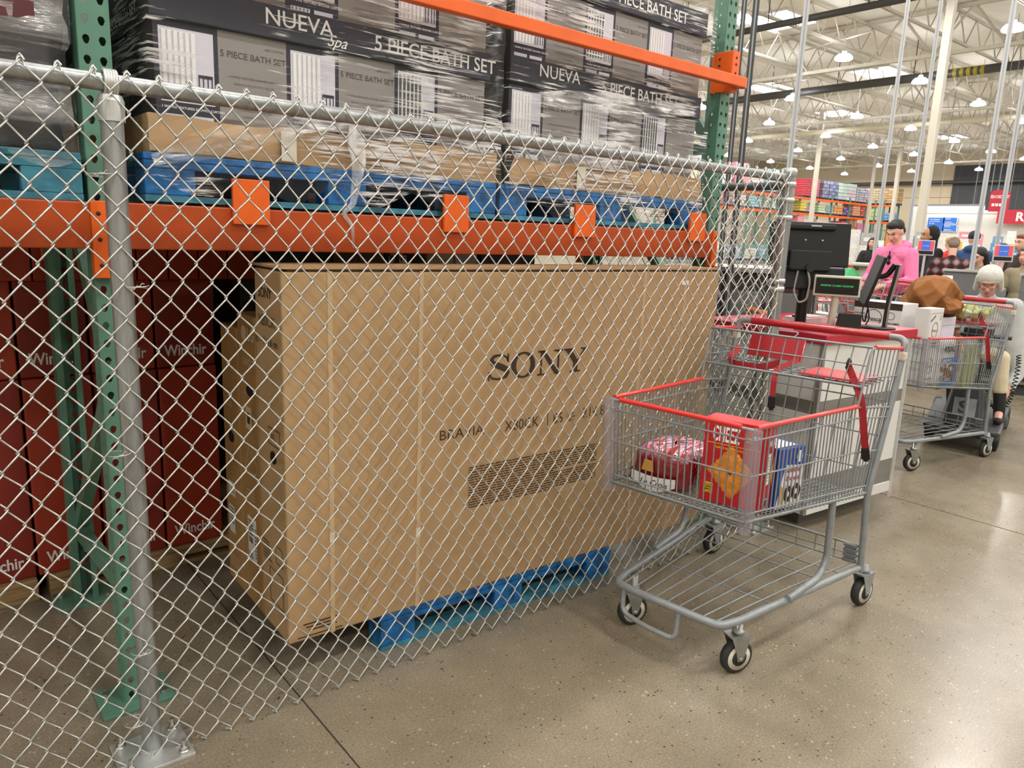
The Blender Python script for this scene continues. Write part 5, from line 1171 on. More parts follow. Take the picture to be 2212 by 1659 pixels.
# mobility scooter under the seated shopper
sc = thing('mobility_scooter', 'dark grey mobility scooter carrying the white haired shopper behind the loaded cart', 'mobility scooter', g, LD)
DG = P('scooter dark plastic', '#2b2c2f', .4); DG2 = P('scooter grey plastic', '#47494d', .5)
b = MB(DG2); b.hexa([(-.45, -.27, .115), (.85, -.24, .115), (.85, .24, .115), (-.45, .27, .115)], [(-.45, -.29, .19), (.88, -.26, .19), (.88, .26, .19), (-.45, .29, .19)]); b.build('platform', sc, bevel=.02)
b = MB(DG); b.hexa([(.60, -.16, .19), (.86, -.13, .19), (.86, .13, .19), (.60, .16, .19)], [(.66, -.11, .50), (.76, -.09, .50), (.76, .09, .50), (.66, .11, .50)]); o = b.build('front_shroud', sc, bevel=.02)
b = MB(P('shroud emblem', '#83868a', .35, .4)); o1 = Vector((.834, -.075, .27)); ux = Vector((0, 1, 0)); uz = (Vector((-.10, 0, .31))).normalized()
b.rect(o1, ux, uz, 0, 0, .15, .14, .012); b.mat(DG).text('S', o1+ux*.035+uz*.025, ux, uz, .13, .016, bold=.03, xs=1.1); b.build('emblem', o)
b = MB(DG); b.tube([(.70, 0, .48), (.50, 0, .86)], .035, 12); b.tube([(.50, -.22, .86), (.50, .22, .86)], .016, 10); b.box(.46, -.10, .84, .56, .10, .92); b.build('tiller', sc, bevel=.006)
b = MB(DG2); b.tube([(-.05, 0, .19), (-.05, 0, .52)], .05, 14); b.box(-.28, -.24, .50, .22, .24, .60); b.box(-.30, -.22, .60, -.24, .22, .98); b.build('seat', sc, bevel=.03)
for x, y in ((.62, -.22), (.62, .22), (-.32, -.26), (-.32, .26)):
    b = MB(RUBBER); b.lathe([(.06, -.035), (.10, -.025), (.10, .025), (.06, .035)], 20, (x, y, .1005), (0, 1, 0)); b.build('wheel', sc)
b = MB(DG2); b.ball((.36, .235, .19), (.07, .055, .075), 18, 12); b.build('dome_cover', sc)
b = MB(P('black coil cord', '#141517', .5)); pts = []
ctrl = fillet([Vector((.36, .24, .26)), Vector((.42, .12, .30)), Vector((.36, .18, .30)), Vector((.30, .31, .55)), Vector((.28, .31, .78))], .12, 10)
ctrl = [Vector((.36, .24, .27)), Vector((.36, .20, .29)), Vector((.36, .15, .34)), Vector((.35, .13, .41)), Vector((.34, .13, .45)), Vector((.36, .20, .29)), ]
c2 = [(.36, .13, .46), (.36, .125, .40), (.36, .135, .34), (.36, .165, .295), (.36, .205, .28), (.36, .245, .30), (.355, .275, .36), (.35, .285, .45), (.34, .29, .55), (.33, .29, .65), (.32, .28, .72)]
c2 = [Vector(p) for p in c2]; NN = 240
for i in range(NN):
    u = i/(NN-1)*(len(c2)-1); a = min(int(u), len(c2)-2); p = c2[a].lerp(c2[a+1], u-a); d = (c2[a+1]-c2[a]).normalized(); e1 = d.cross(Vector((1, 0, 0))).normalized(); e2 = Vector((1, 0, 0)); an_ = i*2*math.pi/7
    pts.append(p+e1*.016*math.cos(an_)+e2*.016*math.sin(an_))
b.tube(pts, .0042, 5); b.build('coil_cord', sc)
# ---------------------------------------------------------------- loaded cart in the middle distance
cart2 = dup(cart, (5.311, 2.266, 0), math.radians(-2.2), 'loaded shopping cart with boxes and a brown coat before the seated white haired shopper')
cM2 = Matrix.Translation((5.311, 2.266, 0)) @ Matrix.Rotation(math.radians(-2.2), 4, 'Z'); A2 = math.radians(-2.2)
def item2(name, label, cat, x, y, z=None, rz=0, group=None): return thing(name, label, cat, cM2 @ Vector((x, y, zfl(x) if z is None else z)), A2+rz, group)
CWH = P('white food carton', '#dedbd9', .5); CBR = P('dark brown carton band', '#3b2c28', .5); CLAV = P('lavender white carton', '#d9d5e4', .5); GTX = P('grey carton print', '#6e6a68', .6)
FX, FZ = (0, -1, 0), (0, 0, 1)
def ringp(b, o, ux, uz, cx, cz, r, w, off=.0015, n=24, sq=1.0):
    o = Vector(o); ux = Vector(ux); uz = Vector(uz); nn = ux.cross(uz).normalized()*off; vs = []
    for i in range(n):
        a = 2*math.pi*i/n; vs += [o+nn+ux*(cx+r*math.cos(a))+uz*(cz+r*sq*math.sin(a)), o+nn+ux*(cx+(r-w)*math.cos(a))+uz*(cz+(r-w)*sq*math.sin(a))]
    b.add(vs, [(2*i, 2*i+1, (2*i+3) % (2*n), (2*i+2) % (2*n)) for i in range(n)])
t = item2('tortilla_box', 'white food carton inside the front of the loaded cart, under the brown banded carton', 'food box', -.115, .24)
b = MB(CWH); b.box(0, -.255, 0, .30, 0, .318); b.build('carton', t, bevel=.003)
b = MB(INK); 
for k_, s in enumerate(('UNCOCKED', 'FLOUR', 'TORTILLA')): b.text(s, (0, -.13, .10-.035*k_), FX, FZ, .03, .0015, bold=.02, align='CENTER')
ringp(b, (0, 0, 0), FX, FZ, .13, .22, .06, .006); b.build('lettering', t)
t = item2('tortilla_box', 'white food carton with dark brown top band, lying across the cart beyond the slim monitor', 'food box', -.118, .265, zfl(-.115)+.3195)
b = MB(CWH); b.box(0, -.335, 0, .22, 0, .205); b.build('carton', t, bevel=.003)
b = MB(CBR); b.rect((0, 0, 0), FX, FZ, 0, .160, .335, .205, .0012); b.build('brown_band', t)
b = MB(INK); ringp(b, (0, 0, 0), FX, FZ, .145, .095, .060, .004, .002); b.text('Fresca', (0, -.145, .075), FX, FZ, .042, .002, bold=.01, shear=.2, align='CENTER'); b.text('NON-GMO', (0, -.275, .06), FX, FZ, .021, .002, bold=.03, align='CENTER'); b.text('UNCOOKED', (0, -.045, .115), FX, FZ, .013, .002, align='CENTER', bold=.02); b.text('FLOUR TORTILLAS', (0, -.045, .095), FX, FZ, .009, .002, align='CENTER')
ringp(b, (0, 0, 0), FX, FZ, .265, .118, .026, .003, .002); b.build('lettering', t)
t = item2('tortilla_box', 'upright white food carton with round emblem at near front corner of the loaded cart', 'food box', -.132, -.255, rz=math.pi/2)
b = MB(CWH); b.box(0, -.20, 0, .09, 0, .512); b.build('carton', t, bevel=.003)
b = MB(GTX)
for z in (.37, .13): ringp(b, (0, 0, 0), FX, FZ, .10, z, .042, .004, .0015, sq=1.25); b.text('Fresca', (0, -.10, z-.012), FX, FZ, .028, .0015, bold=.01, shear=.2, align='CENTER')
for z in (.255, .015): b.text('UNCOOKED', (0, -.10, z+.02), FX, FZ, .020, .0015, bold=.03, align='CENTER'); b.text('FLOUR TORTILLAS', (0, -.10, z), FX, FZ, .013, .0015, bold=.03, align='CENTER')
for (x0, z0, x1, z1) in ((.008, .48, .192, .482), (.008, .008, .192, .010), (.008, .008, .010, .48), (.190, .008, .192, .48)): b.rect((0, 0, 0), FX, FZ, x0, z0, x1, z1, .0015)
ringp(b, (0, 0, 0), FX, FZ, .165, .45, .016, .003); b.bar((-.0015, -.03, .43), (-.0015, -.085, .465), .012, .001, up=(1, 0, 0)); b.build('lettering', t)
t = item2('white_box', 'tall lavender white carton behind the nut bag in the loaded cart', 'food box', .10, -.085)
b = MB(CLAV); b.box(0, -.10, 0, .34, .0, .455); b.build('carton', t, bevel=.003)
b = MB(P('carton lid seam', '#b9b4c6', .6)); b.box(-.002, -.102, .40, .342, .002, .403); b.build('lid_seam', t)
t = item2('nut_bag', 'blue and white bag of nuts against the near side of the loaded cart', 'food bag', .095, -.232, rz=-.06)
b = MB(P('white bag film', '#e3e2e4', .3)); 
def pouch(b, w, d, h, n=14, m=10):
    vs = []
    for i in range(m+1):
        z = h*i/m; th = d*(.35+.65*math.sin(math.pi*min(1, i/m*1.02)**.7)) if i < m else .01
        for j in range(n):
            a = 2*math.pi*j/n; vs.append((w/2+math.copysign(abs(math.cos(a))**.5, math.cos(a))*w/2, th/2*math.copysign(abs(math.sin(a))**.8, math.sin(a)), z))
    b.add(vs, [(i*n+j, i*n+(j+1) % n, (i+1)*n+(j+1) % n, (i+1)*n+j) for i in range(m) for j in range(n)]+[tuple(range(n-1, -1, -1)), tuple(range(m*n, m*n+n))], True)
pouch(b, .23, .07, .33); b.build('bag', t)
b = MB(P('blue bag print', '#2c62b4', .35)); b.rect((0, -.037, 0), (1, 0, 0), FZ, .02, .16, .19, .195, .003); b.rect((0, -.037, 0), (1, 0, 0), FZ, .03, .0, .21, .03, .003); b.rect((0, -.036, 0), (1, 0, 0), FZ, .195, .03, .225, .30, .003)
b.mat(BLACK).text('ATORS', (.022, -.037, .235), (1, 0, 0), FZ, .055, .004, bold=.05, xs=.85); b.mat(WHITE).text('MIX PACK', (.025, -.037, .168), (1, 0, 0), FZ, .026, .005, bold=.04); b.build('bag_print', t)
b = MB(P('mixed nuts picture', '#7a4a26', .6, 0, var=.5, scale=60)); rnd = random.Random(3)
for i in range(46): b.ball((.03+rnd.random()*.16, -.038, .045+rnd.random()*.10), (.012, .004, .009), 8, 5, (0, rnd.random()*3, 0))
tag(b.build('nut_picture', t), None, None)
t = item2('celery_bag', 'bag of pale green celery at the rear near side of the loaded cart', 'vegetable', .46, -.26)
b = MB(P('celery green', '#a9b356', .4, 0, var=.25, scale=14, stretch=(6, 6, .6)))
for i in range(8): b.tube([(.02+.022*i, -.02+.016*(i % 3), .0+.002), (.025+.021*i, -.015+.014*(i % 3), .20+.02*(i % 2)), (.03+.021*i, -.012+.012*(i % 3), .30)], [.014, .013, .009], 7)
b.build('stalks', t)
b = MB(film_mat('clear produce film', base=.12, amt=.4, sx=20, sz=20)); b.xf(Matrix.Translation((-.01, 0, 0))); pouch(b, .22, .10, .33); b.build('clear_bag', t)
t = item2('snack_bag', 'small brown and orange snack bag hanging in the upper rear of the loaded cart', 'food bag', .50, -.12, .80)
t.location.z = (cM2 @ Vector((0, 0, zfl(.5)))).z; b = MB(P('brown snack bag', '#7b4a26', .35, 0, var=.3, scale=20)); b.xf(Matrix.Identity(4)); pouch(b, .19, .09, .40); b.mat(P('orange bag print', '#d08a3a', .4)); b.rect((0, -.045, 0), (1, 0, 0), FZ, .03, .20, .15, .32, .004); b.build('bag', t)
# lettuce on the child seat
t = item2('lettuce_bag', 'bag of yellow green lettuce on the child seat of the loaded cart', 'vegetable', .74, -.06, 1.0)
b = MB(P('lettuce leaf green', '#b7c043', .5, 0, var=.3, scale=18)); rnd = random.Random(5)
for i in range(40): b.ball((rnd.uniform(-.08, .08), rnd.uniform(-.22, .22), .03+rnd.random()*.055), (rnd.uniform(.03, .06), rnd.uniform(.04, .07), rnd.uniform(.012, .026)), 9, 6, (rnd.random(), rnd.random(), rnd.random()*3))
b.build('leaves', t)
b = MB(film_mat('clear salad film', base=.12, amt=.4, sx=16, sz=16)); b.ball((0, 0, .06), (.12, .28, .07), 20, 10); b.build('clear_bag', t)
# coat
def folded_coat(rx, ry, rz_, mat):
    b = MB(mat); n, m = 110, 44; vs = []; rg = lambda x, p=1.5: (1-abs(math.sin(x)))**p
    for i in range(m+1):
        th = math.pi*i/m
        for j in range(n):
            p = 2*math.pi*j/n; w = math.sin(th)
            q = 1+.20*w*rg(2.5*p+1.7*th+.6*math.sin(2*p))+.16*w*rg(3.5*p-2.4*th+.8*math.sin(p+1))+.07*w*rg(6*p+4*th+math.sin(3*p))+.05*math.sin(2*p+.7)-.10
            x = rx*w*math.cos(p)*q; y = ry*w*math.sin(p)*q; z = rz_*math.cos(th)*(.85+.35*q)+.02*math.sin(3*p)*w; vs.append((x, y, max(-.085+.02*math.sin(5*p), z)))
    b.add(vs, [((i+1)*n+j, (i+1)*n+(j+1) % n, i*n+(j+1) % n, i*n+j) for i in range(m) for j in range(n)], True); return b
def cloth_heap(name, label, M4, rx, ry, rz_, mat, seed=1, amp=.18):
    rnd = random.Random(seed); ph = [(rnd.uniform(-3, 3), rnd.uniform(-3, 3), rnd.uniform(0, 6)) for _ in range(6)]; b = MB(mat); n, m = 64, 36; vs = []
    for i in range(m+1):
        th = math.pi*i/m
        for j in range(n):
            p = 2*math.pi*j/n; d = Vector((math.sin(th)*math.cos(p), math.sin(th)*math.sin(p), math.cos(th))); q = 0
            for (a, c, f) in ph: q += (1-abs(math.sin(d.x*a+d.y*c+d.z*1.3*a+f+.35*math.sin(3*d.y+2*d.z))))**1.6
            q = 1+amp*(q/6-.25)*2.0; vs.append((d.x*rx*q, d.y*ry*q, max(-.075, d.z*rz_*q)))
    b.add(vs, [((i+1)*n+j, (i+1)*n+(j+1) % n, i*n+(j+1) % n, i*n+j) for i in range(m) for j in range(n)], True)
    return b
COAT = P('brown suede coat', '#8f5a2a', .8, 0, var=.12, scale=16, bump=.7, bscale=13)
t = item2('coat', 'crumpled brown coat heaped over the boxes and far side of the loaded cart', 'coat', .36, -.045, 1.19)
b = folded_coat(.185, .165, .115, COAT); b.build('coat_body', t)
b = folded_coat(.10, .12, .05, COAT); b.build('sleeve', t, loc=(-.06, -.10, -.055), rot=(.3, .2, .5))
b = folded_coat(.08, .09, .055, COAT); b.build('sleeve', t, loc=(-.05, .10, -.06), rot=(-.2, .1, 1.2))
b = MB(P('dark maroon cloth', '#3f2723', .8, 0, var=.2)); b.xf(Matrix.Translation((.03, -.02, -.12))); b.ball((0, 0, 0), (.11, .13, .05), 16, 10); b.build('lining', t)
t = item2('plastic_bag', 'thin white plastic bag poking out between the cartons of the loaded cart', 'bag', .13, .12, 1.0)
b = cloth_heap('bag', '', None, .05, .07, .12, P('white bag plastic', '#dfe2e6', .35), 4, .4); b.build('bag', t)
# other carts seen behind the counter
dup(cart, ondist(1896, 531, 6.9).xy.to_3d(), math.radians(70), 'empty shopping cart with red flap behind the slim monitor stand')
dup(cart, (ground(1925, 534, 9.25)-Vector((.62, -.5, 0))), math.radians(-38), 'shopping cart the pink hooded person is leaning over')
# ---------------------------------------------------------------- checkout lanes and shoppers behind
def lane(px, D, L, label, ang=-68, h=.95, hutch=True):
    g = ground(px, 535, D); return checkout(label, g, math.radians(ang), L, h=h, hutch=hutch)
lane(1988, 9.9, .82, 'grey checkout stand with raised hutch behind the brown coat')
lane(2132, 9.5, 1.2, 'grey checkout stand at the right edge behind the white haired shopper')
lane(1822, 10.8, 1.05, 'grey checkout stand between the black monitor and the pink hooded shopper', hutch=False)
lane(1975, 13.2, 1.5, 'far grey checkout stand behind the black hooded shopper')
lane(2196, 13.0, 1.2, 'far grey checkout stand under the self checkout sign')
SCR = P('blue screen glow', '#3b5fb8', .3, emit=.5); SCRR = P('red screen glow', '#c84a52', .3, emit=.5); LTG = P('light grey plastic', '#c4c5c6', .45)
def pin_screen(px, py, D, label):
    p = ondist(px, py, D); n = camdir(p); t = thing('checkout_screen', label, 'screen', (p.x, p.y, .95), facing(n), 'checkout screens')
    z = p.z-.95; b = MB(LTG); b.box(-.095, 0, z-.10, .095, .03, z+.085); b.build('housing', t, bevel=.005)
    b = MB(SCRR); b.box(-.083, -.002, z-.035, .083, 0, z+.075); b.mat(SCR); b.box(-.045, -.0032, z-.035, .045, -.002, z+.075); b.mat(WHITE).text('PAY HERE', (0, -.0035, z+.01), (1, 0, 0), (0, 0, 1), .016, .001, align='CENTER'); b.mat(BLACK); b.box(-.083, -.002, z-.085, .083, 0, z-.045); b.build('screen', t)
    b = MB(LTG); b.tube([(0, .02, 0), (0, .02, z-.09)], .014, 8); b.box(-.10, -.05, 0, .10, .08, .02); b.build('stand', t)
pin_screen(2000, 534, 10.6, 'small red and blue checkout screen in front of the black hooded shopper')
pin_screen(2168, 546, 10.0, 'small red and blue checkout screen near the right edge of the view')
p = ondist(2048, 590, 9.75); t = thing('paper_roll', 'white paper roll with a torn sheet on the grey checkout stand above the brown coat', 'paper roll', (p.x, p.y, 1.0), math.radians(20))
b = MB(P('white paper', '#e6e2df', .8)); b.lathe([(.052, 0), (.052, .22)], 18); b.build('roll', t)
b = MB(P('white paper', '#e6e2df', .8)); b.add([(-.05, .02, .15), (-.06, .22, .01), (.02, .20, .0), (-.045, .05, .17), (-.05, .04, .02)], [(0, 1, 2, 3), (0, 4, 1)]); b.build('sheet', t)
p = ondist(2075, 590, 9.75); b = MB(P('teal box', '#6fb7a0', .5)); b.box(-.07, -.05, 0, .07, .05, .06); tag(b.build('box', loc=(p.x, p.y, .976), rot=(0, 0, .35), bevel=.004), 'small teal box beside the white paper roll on the checkout stand', 'box')
p = ondist(1872, 548, 11.2); t = thing('counter_scale', 'cream checkout scale between the black monitor and the pink hooded shopper', 'scale', (p.x, p.y, .976), .35)
b = MB(BEI); b.box(-.2, -.16, .27, .2, .16, .31); b.build('tray', t, bevel=.01); b = MB(BEI); b.hexa([(-.12, -.1, 0), (.12, -.1, 0), (.12, .1, 0), (-.12, .1, 0)], [(-.07, -.06, .27), (.07, -.06, .27), (.07, .06, .27), (-.07, .06, .27)]); b.build('column', t)
p = ondist(1838, 548, 11.0); b = cloth_heap('bag', '', None, .17, .14, .15, P('green bag', '#3faa6b', .4), 7, .2); b.xf(None); tag(b.build('shopping_bag', loc=(p.x, p.y, 1.055)), 'bright green shopping bag on the checkout stand beside the cream scale', 'bag')
PLAID = bpy.data.materials.new('red black plaid'); PLAID.use_nodes = True; nt = PLAID.node_tree; N = nt.nodes; L = nt.links
tcp = N.new('ShaderNodeTexCoord'); ws = []
for dirn in ('Y', 'Z'):
    w = N.new('ShaderNodeTexWave'); w.wave_type = 'BANDS'; w.bands_direction = dirn; w.inputs['Scale'].default_value = 2.7; L.new(tcp.outputs['Object'], w.inputs['Vector']); ws.append(w.outputs['Fac'])
mm = N.new('ShaderNodeMath'); mm.operation = 'ADD'; L.new(ws[0], mm.inputs[0]); L.new(ws[1], mm.inputs[1])
rr = N.new('ShaderNodeValToRGB'); hm = N.new('ShaderNodeMath'); hm.operation = 'MULTIPLY'; hm.inputs[1].default_value = .5; L.new(mm.outputs[0], hm.inputs[0]); L.new(hm.outputs[0], rr.inputs[0])
e = rr.color_ramp.elements; e.new(.5); e[0].position = .2; e[0].color = lin('#1d181a'); e[1].position = .5; e[1].color = lin('#5e232b'); e[2].position = .85; e[2].color = lin('#8d8482')
L.new(rr.outputs[0], N['Principled BSDF'].inputs['Base Color']); N['Principled BSDF'].inputs['Roughness'].default_value = .9
SKN = (SKIN, SKIN2, SKIN3)
SH = P('dark shoes', '#222222', .7)
FOLD = ((.10, .26, 1.10), (.26, .14, 1.05)); DOWN = ((-.02, .26, 1.12), (.08, .27, .88))
for (px, D, H, rz, label, sk, top, hr, hs, kw) in (
    (2008, 12.4, 1.80, 135, 'person in a black jacket with dark hood up, behind a small checkout screen', SKIN3, BLK, DARKH, None, dict(hoodup=True, arms=FOLD, build=1.25)),
    (2060, 11.9, 1.67, 22, 'person in a red and black plaid shirt seen from behind with bowed head', SKIN, PLAID, P('grey brown hair', '#7a6a5c', .7), 'short', dict(pitch=.75, arms=FOLD, build=1.0, lean=.26)),
    (2101, 14.6, 1.79, 15, 'person seen from behind in a navy beanie and blue hoodie', SKIN, NVY, DARKH, None, dict(beanie=P('navy knit beanie', '#2a3344', .9), hood=True, arms=FOLD, build=1.25)),
    (2051, 17.0, 1.72, 40, 'blond person in a red shirt far behind the plaid shirt', SKIN, fab('red shirt cloth', '#d2353c'), P('blond hair', '#b08f5e', .7), 'short', dict(arms=FOLD)),
    (2122, 11.2, 1.53, 150, 'person with shoulder length dark hair and an olive top looking down', SKIN, OLV, DARKH, 'long', dict(pitch=.35, yaw=.3, arms=FOLD)),
    (2168, 13.4, 1.60, 170, 'dark haired person in a salmon top behind the right checkout screen', SKIN2, fab('salmon top cloth', '#dd9a8c'), DARKH, 'long', dict(pitch=.4, arms=((.14, .22, 1.25), (.20, .06, 1.38)))),
    (2211, 13.0, 1.74, 150, 'person in a dark brown jacket at the right edge of the view', SKIN, fab('dark brown jacket', '#3a2c24'), P('reddish hair', '#8a5a48', .7), 'short', dict(arms=DOWN)),
    (2222, 11.2, 1.56, 170, 'person in a khaki jacket cut off by the right edge of the view', SKIN2, KHK, P('grey brown hair', '#7a6a5c', .7), 'short', dict(arms=FOLD)),
    (1824, 20.0, 1.60, 120, 'person in a bright blue tee shirt bending beside the black monitor', SKIN, fab('bright blue shirt', '#3f87d0'), DARKH, 'short', dict(lean=.35, pitch=.3, arms=DOWN)),
    (1852, 21.5, 1.70, -60, 'grey haired person in a grey shirt left of the pink hooded shopper', SKIN2, fab('steel grey shirt', '#8b97a2'), P('grey hair', '#a9a6a2', .7), 'short', dict(arms=FOLD)),
    (1884, 18.5, 1.68, 190, 'person with long dark hair and black coat just left of the pink hooded shopper', SKIN, BLK, P('dark auburn hair', '#3a211a', .7), 'long', dict(arms=FOLD))):
    person(label, ground(px, 535, D), math.radians(rz), H, sk, top, DEN, SH, hr, hairst=hs, vox=.014 if D < 13 else .018, **kw)
# ---------------------------------------------------------------- far pallet racks
def layered(w, d, h, col, layers, seed, pat):
    rnd = random.Random(seed); b = MB(); base = lin(col)[:3]; z = .14; lh = (h-.14)/layers; pl = P('white film sheen', '#e3e3e8', .4)
    for i in range(layers):
        c = tuple(min(1, x*rnd.uniform(.82, 1.15)) for x in base); nm = 'goods %s %d' % (col, int(c[0]*12)); m = P(nm, c, .4); nb = 3 if pat else 2
        for q in range(nb):
            b.mat(m if (q+i) % 2 or not pat else P('goods tint %s' % col, tuple(min(1, x*.72+.16) for x in base), .4)); x0 = w*q/nb; b.box(x0+.01, rnd.uniform(0, .04), z+.01, x0+w/nb-.01, d, z+lh-.015)
        z += lh
    return b
FP = P('dark far pallet', '#3f4a63', .7)
def far_load(x0p, x1p, yt, yb, col, layers, pat, label, plane, along):
    if along == 'x': a = ony(x0p, yb, plane); c = ony(x1p, yb, plane); tz = ony((x0p+x1p)/2, yt, plane).z; w = c.x-a.x; rz = 0
    else: a = onx(x0p, yb, plane); c = onx(x1p, yb, plane); tz = onx((x0p+x1p)/2, yt, plane).z; w = a.y-c.y; rz = -math.pi/2
    t = thing('pallet_load', label, 'pallet load', (a.x, a.y, 0), rz, 'pallet loads on the far racks'); return t, w, tz
def beamz(px, py, plane, along): return (ony if along == 'x' else onx)(px, py, plane).z
YR, XB = 31.0, 66.0
Q = lambda x: 1700+x/7.373
U = lambda y: 360+y/7.373
# beam heights measured on the rack faces
zs1, zs2, zs3 = beamz(Q(720), U(535), YR, 'x'), beamz(Q(700), U(775), YR, 'x'), .15
zb1, zb2 = beamz(Q(1480), U(610), XB, 'y'), beamz(Q(1380), U(880), XB, 'y')
xl0, xl1 = 38.0, ony(Q(1275), U(580), YR).x
def far_rack(label, org, rz, Lg, levels, n):
    t = thing('far_pallet_rack', label, 'pallet rack', org, rz, 'far pallet racks'); top = levels[-1]
    for i in range(n+1):
        b = MB(P('far green upright', '#5c8d80', .5)); x = Lg*i/n
        b.box(x-.06, 0, 0, x+.06, .12, top+.4); b.box(x-.06, 1.1, 0, x+.06, 1.22, top+.4); b.bar((x, .06, .4), (x, 1.16, top*.5), .05, .05); b.build('upright', t)
    for z in levels:
        b = MB(ORANGE); b.box(-.06, -.06, z-.17, Lg+.06, 0, z); b.build('beam', t); b = MB(P('shelf deck', '#6b6560', .7)); b.box(0, 0, z-.05, Lg, 1.2, z-.01); b.build('shelf', t)
    return t
far_rack('long orange beamed pallet rack along the far left of the store', (xl0, YR, 0), 0, xl1-xl0, [zs2, zs1], 9)
yb0 = onx(Q(1275), U(600), XB).y; yb1 = onx(Q(1690), U(600), XB).y
far_rack('short orange beamed pallet rack against the far block wall', (XB, yb0, 0), -math.pi/2, yb0-yb1, [zb2, zb1], 3)
loads = [  # level z, px x0, x1, top y, colour, layers, checker, words
 ('x', zs1, 205, 300, 170, '#d8485a', 8, 0, 'red packaged stack, leftmost on the top beam'), ('x', zs1, 303, 438, 178, '#dd6a78', 8, 0, 'rosy red packaged stack, second on the top beam'),
 ('x', zs1, 500, 592, 212, '#7478a0', 5, 1, 'slate blue stack just right of the cream column on the top beam'), ('x', zs1, 600, 746, 228, '#666c99', 5, 1, 'darker slate blue stack, fourth on the top beam'),
 ('x', zs1, 752, 888, 250, '#c4cfc9', 5, 0, 'silvery green wrapped stack, fifth on the top beam'), ('x', zs1, 892, 1030, 262, '#ccd6d2', 5, 0, 'silvery green wrapped stack, sixth on the top beam'),
 ('x', zs1, 1036, 1160, 325, '#a39fb5', 6, 1, 'grey mauve stack, seventh on the top beam'), ('x', zs1, 1165, 1272, 335, '#a9a2b2', 6, 1, 'grey mauve stack, rightmost on the left rack top beam'),
 ('y', zb1, 1285, 1430, 352, '#c9b196', 6, 1, 'brown and cream stack, left one on the wall rack top beam'), ('y', zb1, 1450, 1690, 345, '#bf9a5c', 6, 1, 'tan carton stack, right one on the wall rack top beam'),
 ('x', zs2, 172, 265, 532, '#e8cf62', 4, 0, 'yellow stack, leftmost on the middle beam'), ('x', zs2, 268, 390, 640, '#c78fb0', 2, 1, 'low mauve and pink stack on the middle beam'),
 ('x', zs2, 460, 570, 568, '#cfe0b4', 4, 0, 'pale green stack right of the cream column on the middle beam'), ('x', zs2, 575, 700, 605, '#a9b6c4', 4, 1, 'blue grey stack on the middle beam'),
 ('x', zs2, 712, 850, 612, '#f0a050', 3, 1, 'orange stack on the middle beam'), ('x', zs2, 862, 980, 650, '#7050a0', 3, 1, 'purple and red stack on the middle beam'),
 ('x', zs2, 1010, 1132, 592, '#e6b285', 5, 0, 'tan striped stack on the middle beam'), ('x', zs2, 1142, 1262, 602, '#d4543c', 5, 1, 'red orange stack, rightmost on the left rack middle beam'),
 ('y', zb2, 1265, 1400, 665, '#cfe09a', 3, 1, 'white and lime stack on the wall rack lower beam'), ('y', zb2, 1430, 1640, 735, '#6f9fd0', 3, 1, 'low blue stack on the wall rack lower beam'),
 ('x', zs3, 150, 240, 772, '#f09aa8', 6, 0, 'pink stack at floor level, leftmost'), ('x', zs3, 250, 380, 835, '#dfe2e4', 5, 1, 'white stack at floor level left of the cream column'),
 ('x', zs3, 455, 680, 845, '#dcd3c0', 5, 1, 'cream stack at floor level right of the cream column'), ('x', zs3, 850, 962, 868, '#c93a4a', 5, 0, 'deep red stack at floor level'),
 ('x', zs3, 985, 1100, 830, '#a8805a', 5, 1, 'brown stack at floor level'), ('x', zs3, 1115, 1235, 900, '#d8909a', 4, 0, 'dusty pink stack at floor level, rightmost')]
for i, (al, z, xa, xb, yt, col, ly, pat, words) in enumerate(loads):
    pl = YR+.05 if al == 'x' else XB+.05
    f_ = ony if al == 'x' else onx; a = f_(Q(xa), 500, pl); c = f_(Q(xb), 500, pl); tz = f_(Q((xa+xb)/2), U(yt), pl).z
    w = (c.x-a.x) if al == 'x' else (a.y-c.y)
    t = thing('pallet_load', 'far rack: '+words, 'pallet load', (a.x, a.y, z+.002), 0 if al == 'x' else -math.pi/2, 'pallet loads on the far racks')
    layered(w, 1.0, tz-z, col, ly, i, pat).build('packages', t); b = MB(FP); b.box(0, .02, 0, w, .98, .03)
    for q in (0, .45, .9): b.box(w*q, .02, .03, w*q+w*.1, .98, .1)
    b.box(0, .02, .1, w, .98, .138); b.build('pallet', t)
rnd = random.Random(12); pal = ['#dfe3e6', '#9fc3dd', '#e7d9b5', '#d98f92', '#c9d6c0', '#b5b8c6', '#e9e4da', '#86a9c9']; o_ = ['first', 'second', 'third', 'fourth', 'fifth', 'sixth', 'seventh', 'eighth']
for lv, z in enumerate((zs3, zs2, zs1)):
    for i in range(7):
        x = 39.0+i*1.9; w = 1.5; h = rnd.uniform(.9, 1.6) if lv < 2 else rnd.uniform(1.0, 2.0); h = min(h, [zs2-zs3-.3, zs1-zs2-.3, 3][lv]); col = pal[(i*3+lv*5) % 8]
        t = thing('pallet_load', 'pale pallet load through the mesh, %s from left, %s level of far left rack' % (o_[i], ['floor', 'middle', 'top'][lv]), 'pallet load', (x, YR+.05, z+.002), 0, 'pallet loads on the far racks')
        layered(w, 1.0, h, col, 4, 50+i+lv*10, i % 2).build('packages', t)
        b = MB(FP); b.box(0, .02, 0, w, .98, .13); b.build('pallet', t)
